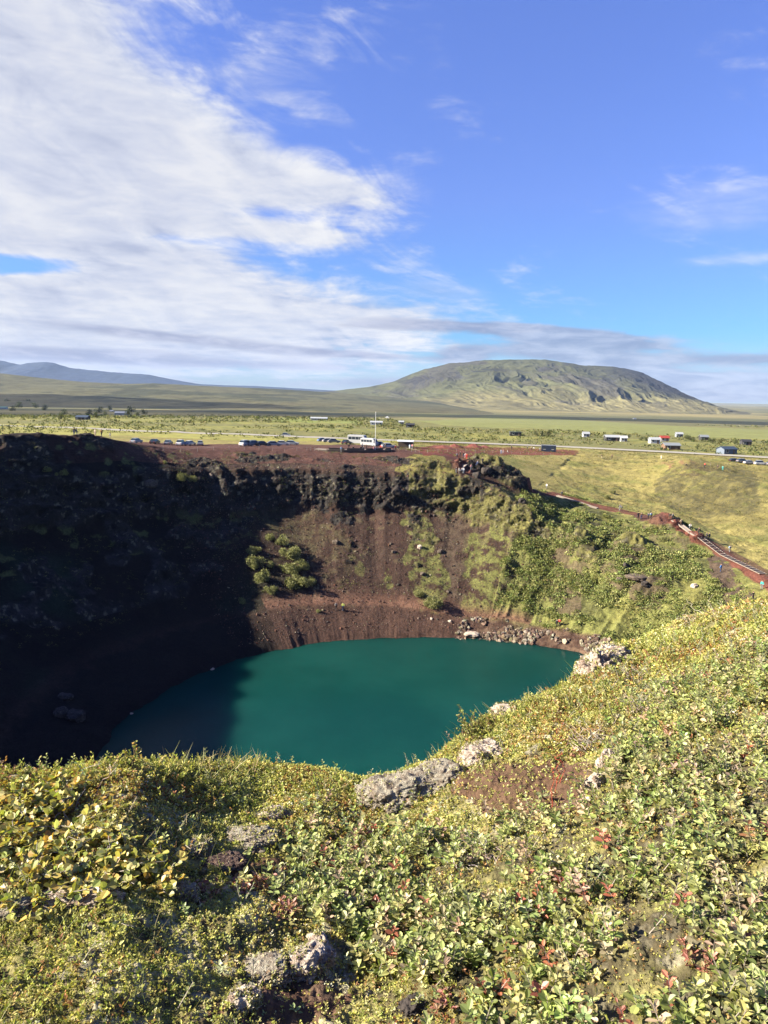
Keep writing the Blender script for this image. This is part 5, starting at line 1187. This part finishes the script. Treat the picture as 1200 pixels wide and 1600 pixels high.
# ------------------------------------------------------------------ flagpole, platform, fences, stairs, heaps
g_ = ground(586, 707); f_ = empty('flagpole', g_, 0); tag(f_, 'tall white bare flagpole at the viewing platform', 'flagpole'); wp = mat('white_pole', (.78, .78, .76), rough=.4); wpost = mat('grey_post', (.30, .28, .25), rough=.8)
MB().cyl((0, 0, 0), (0, 0, 11.2), .075, .045, 12).build('pole', wp, f_); MB().cyl((0, 0, -.2), (0, 0, .3), .22, k=12).build('base', mat('concrete', (.35, .34, .32)), f_); MB().cyl((0, 0, 11.203), (0, 0, 11.4), .09, .02, 10).build('finial', wp, f_); MB().cyl((.09, 0, 1.2), (.06, 0, 11.1), .012, k=4).build('halyard', wp, f_)
wood = mat('weathered_wood', (.30, .25, .21), rough=.85, scale=6); dwood = mat('dark_wood', (.06, .045, .035)); pwood = mat('pale_wood', (.24, .20, .165), rough=.8, scale=6)
def strip(pts_px, w_, z0, z1, bv=None):
    """boxes following the ground between picture positions"""
    P_ = [ground(*p_) for p_ in pts_px]; P_ = [p_ for p_ in P_ if p_]
    return P_
def beam(mb, a, b, w_, h_, zo=0.0):
    a, b = Vector(a), Vector(b); d_ = (b-a); d2 = Vector((d_.x, d_.y, 0)).normalized(); n_ = Vector((-d2.y, d2.x, 0))*w_/2
    V = [a-n_, a+n_, b+n_, b-n_]; mb.raw([(v.x, v.y, v.z+zo) for v in V] + [(v.x, v.y, v.z+zo+h_) for v in V], [(3, 2, 1, 0), (4, 5, 6, 7), (0, 1, 5, 4), (1, 2, 6, 5), (2, 3, 7, 6), (3, 0, 4, 7)])
P_ = strip([(494, 703), (512, 705.5), (540, 706.5), (570, 707.5), (600, 706.5), (612, 705)], 1, 0, 0)
pf = empty('viewing_platform', P_[2]); tag(pf, 'curved wooden viewing platform with dark benches on the far rim', 'platform'); pf_m = Matrix.Translation(-P_[2])
Q = [pf_m @ p_ for p_ in P_]; zt = max(q_.z for q_ in Q)+.15
dk = MB(); sk = MB()
for a_, b_ in zip(Q[:-1], Q[1:]): beam(dk, Vector((a_.x, a_.y+1.2, zt)), Vector((b_.x, b_.y+1.2, zt)), 2.6, .12); beam(sk, Vector((a_.x, a_.y-.13, min(a_.z, b_.z)-.4)), Vector((b_.x, b_.y-.13, min(a_.z, b_.z)-.4)), .1, zt-min(a_.z, b_.z)+.5)
dk.build('deck', pwood, pf); sk.build('skirt', dwood, pf)
for i, (a_, b_) in enumerate(zip(Q[1:-1], Q[2:])):
    d_ = (b_-a_); bb = MB(); beam(bb, Vector((a_.x+.3, a_.y+.35, zt+.5)), Vector((b_.x-.3, b_.y+.35, zt+.5)), .5, .1); beam(bb, Vector((a_.x+.3, a_.y+.35, zt+.123)), Vector((b_.x-.3, b_.y+.35, zt+.123)), .25, .37); bb.build('bench', dwood, pf)
def fence(name, pts_px, label, n_, mt_, h_=1.0, rope=True):
    P_ = [ground(*p_) for p_ in pts_px]; P_ = [p_ for p_ in P_ if p_]
    if len(P_) < 2: return
    xs = np.linspace(0, len(P_)-1, n_); root = empty(name, P_[0]); tag(root, label, 'fence'); tops = []
    for t_ in xs:
        i = min(int(t_), len(P_)-2); q_ = P_[i].lerp(P_[i+1], t_-i); d_ = drop(q_.x, q_.y); q_ = Vector((q_.x, q_.y, d_.z if d_ else q_.z)) - P_[0]
        MB().cyl(q_-Vector((0, 0, .2)), q_+Vector((0, 0, h_)), .035, .03, 6).build('post', mt_, root); tops.append(q_+Vector((0, 0, h_*.85)))
    if rope:
        mb = MB()
        for a_, b_ in zip(tops[:-1], tops[1:]): m_ = (a_+b_)/2 - Vector((0, 0, .12)); mb.cyl(a_, m_, .018, k=4); mb.cyl(m_, b_, .018, k=4)
        mb.build('rope', mat('rope', (.45, .42, .36)), root)
fence('rope_fence', [(255, 704), (340, 703), (416, 703), (478, 704), (498, 705)], 'thin rope fence along the red rim left of the platform', 14, wpost)
fence('rope_fence', [(668, 708), (720, 706), (770, 708), (820, 710), (860, 712)], 'rope fence along the front of the red ground', 15, wpost)
fence('rope_fence', [(612, 706), (640, 705), (655, 708)], 'short rope fence right of the viewing platform', 6, wpost)
fence('post_fence', [(880, 712), (940, 716), (1000, 719), (1060, 722), (1110, 727)], 'line of posts along the road on the right', 14, pwood, 1.1, False)
fence('post_fence', [(1110, 729), (1150, 727), (1210, 729)], 'posts by the parked cars at the right edge', 7, pwood, 1.1, False)
# boardwalk and timber edging of the rim path
for pts_, lb in (([(870, 775.5), (905, 786), (925, 793), (933, 795)], 'pale boardwalk plank line left of the meadow bush'), ([(1050, 814), (1064, 822), (1080, 834), (1094, 842)], 'timber edging where the rim path bends down'), ([(716, 737), (727, 727)], 'short pale boardwalk on the red path')):
    P_ = [ground(*p_) for p_ in pts_]; root = empty('boardwalk', P_[0]); tag(root, lb, 'boardwalk'); mb = MB(); e_ = MB()
    for a_, b_ in zip(P_[:-1], P_[1:]):
        beam(mb, a_-P_[0], b_-P_[0], .9, .1, .12); 
        n_ = Vector((-(b_-a_).y, (b_-a_).x, 0)).normalized()*.52
        beam(e_, a_-P_[0]+n_, b_-P_[0]+n_, .12, .3, .05); beam(e_, a_-P_[0]-n_, b_-P_[0]-n_, .12, .3, .05)
    mb.build('planks', wood, root); e_.build('edging', pwood, root)
A_ = ground(1096, 842); B_ = ground(1130, 868); C__ = ground(1192, 898); st = empty('staircase', A_); tag(st, 'long wooden staircase descending the right-hand rim', 'stairs')
for a_, b_, k_ in ((A_, B_, 12), (B_, C__, 22)):
    n_ = Vector((-(b_-a_).y, (b_-a_).x, 0)).normalized()*.75; 
    for s_ in (-1, 1): mb = MB(); beam(mb, a_-A_+n_*s_, b_-A_+n_*s_, .08, .12, .12); mb.build('stringer', pwood, st)
    for i in range(k_):
        q_ = a_.lerp(b_, (i+.5)/k_)-A_; mb = MB(); u_ = (b_-a_).normalized()*.16; beam(mb, q_-n_*.9-Vector((0, 0, .0)), q_+n_*.9, .32, .14, .12); mb.build('step', wood if i % 2 else dwood, st)
for (px_, py_, w_, h_), lb in zip(((693, 701, 36, .95), (741, 700, 34, 1.5), (758, 700, 26, 1.1), (712, 699, 26, 1.3)), ('wide low heap of red scoria at the left end of the heaps', 'highest heap of red scoria in the middle', 'small heap of red scoria at the right end', 'heap of red scoria behind the wide one')):
    g_ = ground(px_, py_); W_ = w_*(g_-ORG).length/FPX/2; uu, vv = np.meshgrid(np.linspace(0, 1, 24), np.linspace(0, 2*np.pi, 49)[:-1]); xx = W_*uu*np.cos(vv); yy = W_*.7*uu*np.sin(vv); zz_ = h_*(1-uu)**.9*(1+.25*fbm(xx/1.2, yy/1.2, px_, 3)) - .15*uu + .12*fbm(xx/.5, yy/.5, px_, 3)
    o = mesh_np('scoria_heap', np.stack([xx, yy, zz_], -1).reshape(-1, 3), np.array([[i*24+j, i*24+j+1, ((i+1) % 48)*24+j+1, ((i+1) % 48)*24+j] for i in range(48) for j in range(23)]), mat('red_scoria', (.15, .042, .03), rough=.95, scale=8, var=.35)); o.location = g_ + Vector((0, W_*.5, 0)); tag(o, lb, 'heap', 'heaps of red scoria')

# ------------------------------------------------------------------ people
def skin(name, joints, edges, root_i, mt_, sub=2):
    me = bpy.data.meshes.new(name); me.from_pydata([j[0] for j in joints], edges, []); o = bpy.data.objects.new(name, me); C.objects.link(o)
    md = o.modifiers.new('s', 'SKIN'); sv = me.skin_vertices[0].data
    for i, j in enumerate(joints): r_ = j[1]; sv[i].radius = r_ if isinstance(r_, tuple) else (r_, r_); sv[i].use_root = (i == root_i)
    s2 = o.modifiers.new('d', 'SUBSURF'); s2.levels = sub; s2.render_levels = sub
    bpy.context.view_layer.update(); ev = o.evaluated_get(bpy.context.evaluated_depsgraph_get()); nm = bpy.data.meshes.new_from_object(ev); bpy.data.objects.remove(o)
    nm.name = name; nm.materials.clear(); nm.materials.append(mt_); nm.polygons.foreach_set('use_smooth', np.full(len(nm.polygons), True)); return nm
SKINM = mat('skin', (.45, .27, .19), rough=.6, var=.05)
def pose(kind):
    if kind == 'walk': hipL, kL, aL, hipR, kR, aR = (.09, 0, .92), (.10, .14, .50), (.10, .28, .09), (-.09, 0, .92), (-.10, .04, .49), (-.10, -.26, .12); hz = 0
    elif kind == 'sit': hipL, kL, aL, hipR, kR, aR = (.09, 0, .45), (.12, .42, .46), (.12, .44, .07), (-.09, 0, .45), (-.12, .42, .46), (-.12, .44, .07); hz = -.47
    else: hipL, kL, aL, hipR, kR, aR = (.09, 0, .92), (.11, .03, .49), (.12, 0, .08), (-.09, 0, .92), (-.10, .02, .49), (-.12, 0, .08); hz = 0
    up = lambda p_: (p_[0], p_[1], p_[2]+hz); sw = .16 if kind == 'walk' else .03
    J = {'pel': up((0, 0, .95)), 'wst': up((0, .01, 1.10)), 'chs': up((0, .0, 1.30)), 'nck': up((0, .0, 1.46)), 'hd0': up((0, .02, 1.56)), 'hd1': up((0, .02, 1.66)),
         'sL': up((.17, 0, 1.40)), 'eL': up((.24, -sw, 1.14)), 'wL': up((.25, .10-sw*.2, .92)), 'hL': up((.25, .13-sw*.2, .84)), 'sR': up((-.17, 0, 1.40)), 'eR': up((-.24, sw, 1.14)), 'wR': up((-.25, .12+sw, .93)), 'hR': up((-.25, .16+sw, .86)),
         'hipL': hipL, 'kL': kL, 'aL': aL, 'tL': (aL[0]+.02, aL[1]+.15, max(aL[2]-.05, .03)), 'hipR': hipR, 'kR': kR, 'aR': aR, 'tR': (aR[0]-.02, aR[1]+.15, max(aR[2]-.05, .03))}
    return J
def build_pose(kind):
    J = pose(kind); ks = list(J); I = {k: i for i, k in enumerate(ks)}
    R0 = dict(pel=(.13, .10), wst=(.12, .09), chs=(.15, .10), nck=.055, hd0=(.075, .09), hd1=(.078, .095), sL=.055, sR=.055, eL=.042, eR=.042, wL=.030, wR=.030, hL=(.04, .022), hR=(.04, .022), hipL=.085, hipR=.085, kL=.055, kR=.055, aL=.04, aR=.04, tL=.035, tR=.035)
    E = [('pel', 'wst'), ('wst', 'chs'), ('chs', 'nck'), ('nck', 'hd0'), ('hd0', 'hd1'), ('chs', 'sL'), ('sL', 'eL'), ('eL', 'wL'), ('wL', 'hL'), ('chs', 'sR'), ('sR', 'eR'), ('eR', 'wR'), ('wR', 'hR'), ('pel', 'hipL'), ('hipL', 'kL'), ('kL', 'aL'), ('aL', 'tL'), ('pel', 'hipR'), ('hipR', 'kR'), ('kR', 'aR'), ('aR', 'tR')]
    def part(name, keep, grow, mt_, root_, cut=None):
        kk = [k for k in ks if k in keep]; jj = []
        for k in kk:
            r_ = R0[k]; r_ = r_ if isinstance(r_, tuple) else (r_, r_); jj.append((J[k], tuple(q_+grow for q_ in r_)))
        ee = [(kk.index(a_), kk.index(b_)) for a_, b_ in E if a_ in kk and b_ in kk]; return skin(name, jj, ee, kk.index(root_), mt_)
    body = part('body', ks, 0, SKINM, 'pel'); jacket = part('jacket', ('pel', 'wst', 'chs', 'sL', 'eL', 'wL', 'sR', 'eR', 'wR'), .022, SKINM, 'chs'); trousers = part('trousers', ('pel', 'hipL', 'kL', 'aL', 'hipR', 'kR', 'aR'), .016, SKINM, 'pel')
    V, F = ICO[3]; V = V.copy(); hd = np.array(J['hd1']); V = V*np.array([.088, .105, .085]) + hd + np.array([0, -.025, .03]); V[:, 1] -= .0; keepf = V[F][:, :, :].mean(1); F2 = F[~((keepf[:, 1] > hd[1]+.02) & (keepf[:, 2] < hd[2]+.05))]
    me = bpy.data.meshes.new('hair'); me.from_pydata(V.tolist(), [], F2.tolist()); me.materials.append(SKINM)
    cz = J['chs']; mb = MB().box(-.15, .15, cz[1]-.34, cz[1]-.13, cz[2]-.28, cz[2]+.14); o = mb.build('backpack', SKINM, bevel=.04, link=False)
    mb = MB()
    for t_ in ('tL', 'tR'): x, y, z = J[t_]; mb.box(x-.05, x+.05, y-.20, y+.07, max(z-.05, -.01), z+.05)
    sh = mb.build('shoes', SKINM, bevel=.015, link=False)
    return dict(body=body, jacket=jacket, trousers=trousers, hair=me, backpack=o.data, shoes=sh.data)
POSES = {k: build_pose(k) for k in ('stand', 'walk', 'sit')}
CL = {'black': (.015, .015, .02), 'dark blue': (.03, .05, .12), 'white': (.7, .7, .68), 'red': (.5, .04, .03), 'bright blue': (.05, .22, .55), 'teal': (.05, .45, .42), 'grey': (.2, .21, .22), 'beige': (.45, .36, .25), 'pink': (.6, .25, .28), 'yellow-green': (.5, .6, .12), 'light blue': (.3, .45, .65), 'orange': (.6, .2, .05), 'brown': (.13, .08, .05)}
def cm(n_): return mat('cloth_'+n_.replace(' ', '_').replace('-', '_'), CL[n_], rough=.85, var=.08)
def person(px_, py_, jk, tr, kind, where, pack=False, rz=None, bv=None):
    g_ = ground(px_, py_, bv)
    if g_ is None: return
    root = empty('person', g_ + Vector((0, 0, -.01)), rng.uniform(0, 6.28) if rz is None else rz, rng.uniform(.94, 1.06))
    verb = {'stand': 'standing', 'walk': 'walking', 'sit': 'sitting'}[kind]
    lb = f'person in {jk} jacket and {tr} trousers {verb} {where}'
    if len(lb.split()) > 16: lb = f'person in {jk} jacket {verb} {where}'
    tag(root, lb, 'person', 'visitors around the crater')
    MS = POSES[kind]
    for nm, mt_ in (('body', SKINM), ('jacket', cm(jk)), ('trousers', cm(tr)), ('hair', mat('dark_hair', (.04, .025, .015), rough=.7)), ('shoes', cm('black'))) + ((('backpack', cm('black' if jk != 'black' else 'grey')),) if pack else ()):
        o = bpy.data.objects.new(nm, MS[nm]); C.objects.link(o); o.parent = root; o.material_slots[0].link = 'OBJECT'; o.material_slots[0].material = mt_
PPL = [(116, 680, 'black', 'dark blue', 'stand', 'on the far-left dark rim'), (120, 680, 'dark blue', 'grey', 'stand', 'beside another on the far-left dark rim', True), (149, 682, 'beige', 'beige', 'stand', 'on the left rim, left of two others'), (159, 682, 'orange', 'black', 'walk', 'on the left rim between two others'), (172, 684, 'white', 'beige', 'stand', 'on the left rim, rightmost of three'),
 (533, 707, 'light blue', 'grey', 'stand', 'at the left bench of the platform'), (545, 702, 'black', 'black', 'walk', 'behind the left bench of the platform'), (552, 703, 'black', 'grey', 'sit', 'in the left half of the platform'), (564, 705, 'black', 'black', 'stand', 'left in the knot of people on the platform'), (568, 706, 'grey', 'dark blue', 'stand', 'in the middle of the platform crowd', True), (572, 704, 'brown', 'black', 'stand', 'right in the knot of people on the platform'), (566, 702, 'dark blue', 'black', 'stand', 'at the back of the platform crowd'),
 (584, 707, 'pink', 'grey', 'stand', 'at the foot of the flagpole'), (589, 707, 'grey', 'black', 'walk', 'just right of the flagpole'), (595, 704, 'red', 'black', 'stand', 'behind the right bench of the platform'), (598, 704, 'orange', 'dark blue', 'stand', 'right of the flagpole near the white car'), (602, 703, 'black', 'black', 'stand', 'in front of the white car', True), (618, 704, 'red', 'black', 'stand', 'just right of the platform end'), (622, 705, 'black', 'brown', 'walk', 'right of the platform end'), (640, 702, 'light blue', 'white', 'stand', 'in front of the shelter'), (644, 702, 'pink', 'grey', 'stand', 'at the right corner of the shelter'),
 (714, 716, 'grey', 'black', 'walk', 'leftmost in the group at the top of the red path', True), (719, 713, 'black', 'black', 'stand', 'at the back of the red path group'), (724, 714, 'black', 'dark blue', 'stand', 'in the middle of the red path group'), (727, 716, 'white', 'pink', 'walk', 'right of the middle in the path group'), (729, 718, 'red', 'red', 'stand', 'rightmost in the group at the top of the red path'),
 (713, 739, 'black', 'grey', 'stand', 'left by the short boardwalk'), (717, 740, 'white', 'grey', 'stand', 'in front of the short boardwalk'), (721, 741, 'dark blue', 'black', 'walk', 'at the lower end of the short boardwalk'), (724, 740, 'white', 'white', 'stand', 'right by the short boardwalk'), (746, 727, 'dark blue', 'dark blue', 'sit', 'behind the rocky knob'), (754, 725, 'black', 'black', 'stand', 'behind the top of the rocky knob'), (736, 735, 'pink', 'grey', 'stand', 'alone on the red path left of the knob'),
 (783, 709, 'white', 'light blue', 'stand', 'left in the pale group at the rope fence'), (786, 708, 'pink', 'white', 'stand', 'second in the pale group at the rope fence'), (793, 708, 'white', 'grey', 'sit', 'right in the pale group at the rope fence'), (799, 702, 'black', 'black', 'stand', 'alone at the back of the red ground'), (820, 708, 'brown', 'black', 'walk', 'in front of the row near the blue cabin'), (824, 702, 'grey', 'black', 'stand', 'leftmost of the row by the blue cabin'), (830, 703, 'beige', 'black', 'stand', 'second of the row by the blue cabin'), (834, 704, 'white', 'brown', 'stand', 'third of the row by the blue cabin'), (843, 705, 'light blue', 'grey', 'stand', 'right at the corner of the blue cabin'),
 (854, 764, 'white', 'grey', 'walk', 'on the rim path just right of the knob'), (878, 776, 'dark blue', 'black', 'walk', 'on the rim path below the blue cabin'), (968, 798, 'black', 'grey', 'walk', 'on the red path left of the viewpoint', True), (971, 799, 'grey', 'black', 'walk', 'with another left of the viewpoint'), (997, 810, 'black', 'black', 'stand', 'leftmost on the red viewpoint'), (1002, 811, 'brown', 'dark blue', 'stand', 'second from left on the red viewpoint'), (1013, 811, 'dark blue', 'black', 'stand', 'third on the red viewpoint'), (1017, 811, 'light blue', 'black', 'stand', 'rightmost on the red viewpoint'),
 (1046, 812, 'black', 'brown', 'stand', 'by the bend of the rim path'), (1051, 812, 'grey', 'black', 'walk', 'just right of another at the bend'), (1064, 821, 'beige', 'brown', 'walk', 'at the upper timber edging'), (1078, 828, 'white', 'grey', 'walk', 'in white on the timber edging'), (1092, 836, 'brown', 'black', 'walk', 'at the top of the staircase'), (1104, 843, 'black', 'black', 'walk', 'upper of a pair on the stairs'), (1108, 844, 'dark blue', 'black', 'walk', 'lower of a pair on the stairs'), (1140, 863, 'light blue', 'grey', 'walk', 'halfway down the stairs', True), (1126, 894, 'bright blue', 'dark blue', 'stand', 'alone in the red gully'),
 (1190, 921, 'teal', 'grey', 'stand', 'near the right edge of the picture', True), (1176, 938, 'black', 'black', 'walk', 'at the bottom of the red gully'), (956, 717, 'brown', 'black', 'stand', 'on the low ridge left of the road'), (940, 716, 'brown', 'beige', 'walk', 'further left on the low ridge'), (1033, 717, 'beige', 'white', 'stand', 'near the posts left of the mound'),
 (1072, 729, 'black', 'black', 'sit', 'on top of the right-hand mound'), (1101, 731, 'red', 'black', 'stand', 'by the posts on the mound'), (1121, 734, 'black', 'brown', 'walk', 'on the right shoulder of the mound'), (1129, 735, 'teal', 'teal', 'stand', 'in all teal on the right shoulder of the mound'),
 (525, 953, 'grey', 'black', 'walk', 'left of a pair on the lake path'), (536, 954, 'yellow-green', 'dark blue', 'walk', 'right of a pair on the lake path'), (870, 979, 'grey', 'black', 'stand', 'on the right shore beside one in red', True), (874, 979, 'red', 'black', 'stand', 'on the right shore above the rubble')]
for a_ in PPL: person(*a_[:6], *a_[6:])

# ------------------------------------------------------------------ unseen clouds added on the sunny side; their shadows darken parts of the plain
M_shade_cloud = flat_mat('shade_cloud_white', (.8, .8, .82), 1.0, scale=.002, var=.05)
_t = M_shade_cloud.node_tree; _b = _t.nodes['Principled BSDF']; _m = _t.nodes.new('ShaderNodeMixShader'); _m.inputs[0].default_value = .6; _tr = _t.nodes.new('ShaderNodeBsdfTransparent')
_t.links.new(_b.outputs[0], _m.inputs[1]); _t.links.new(_tr.outputs[0], _m.inputs[2]); _t.links.new(_m.outputs[0], _t.nodes['Material Output'].inputs[0])   # thin, lets part of the sun through
def shade_cloud(cx_, cy_, cz_, rx_, ry_, rz_, seed):
    V, F = ICO[5]; V = V.copy(); d_ = 1 + .45*fbm(V[:, 0]*1.7+seed, V[:, 1]*1.7, V[:, 2]*1.7, 5, .6)
    V = V*d_[:, None]*np.array([rx_, ry_, rz_]); V[:, 2] = np.maximum(V[:, 2], -rz_*.4)
    o = mesh_np('shade_cloud', V, F, M_shade_cloud); o.location = (cx_, cy_, cz_); return struct(o, 'unseen cumulus added left of the view to shade the plain')
HC = 2500.0; off = HC/math.tan(SUN_EL)
def shade_cloud_over(X, Y, rx_, ry_, seed): shade_cloud(X - off*math.sin(-SUN_AZ), Y - off*math.cos(SUN_AZ)*-1.0 if False else Y + off*math.cos(SUN_AZ), HC, rx_, ry_, 160, seed)
shade_cloud_over(1100, 2300, 1600, 430, 3); shade_cloud_over(-700, 1700, 620, 420, 8); shade_cloud_over(-1500, 3000, 900, 500, 12)

# ------------------------------------------------------------------ air
hz_ = MB().box(-16000, 16000, -3000, 17500, -120, 640)
M_haze = bpy.data.materials.new('haze'); M_haze.use_nodes = True; t = M_haze.node_tree; t.nodes.clear()
ho = t.nodes.new('ShaderNodeOutputMaterial'); hv = t.nodes.new('ShaderNodeVolumePrincipled'); t.links.new(hv.outputs[0], ho.inputs['Volume'])
hv.inputs['Density'].default_value = 1.5e-5; hv.inputs['Color'].default_value = (.45, .64, 1.0, 1); hv.inputs['Anisotropy'].default_value = .0
haze = hz_.build('haze', M_haze); struct(haze, 'thin bluish air between here and the far hills', 'stuff')
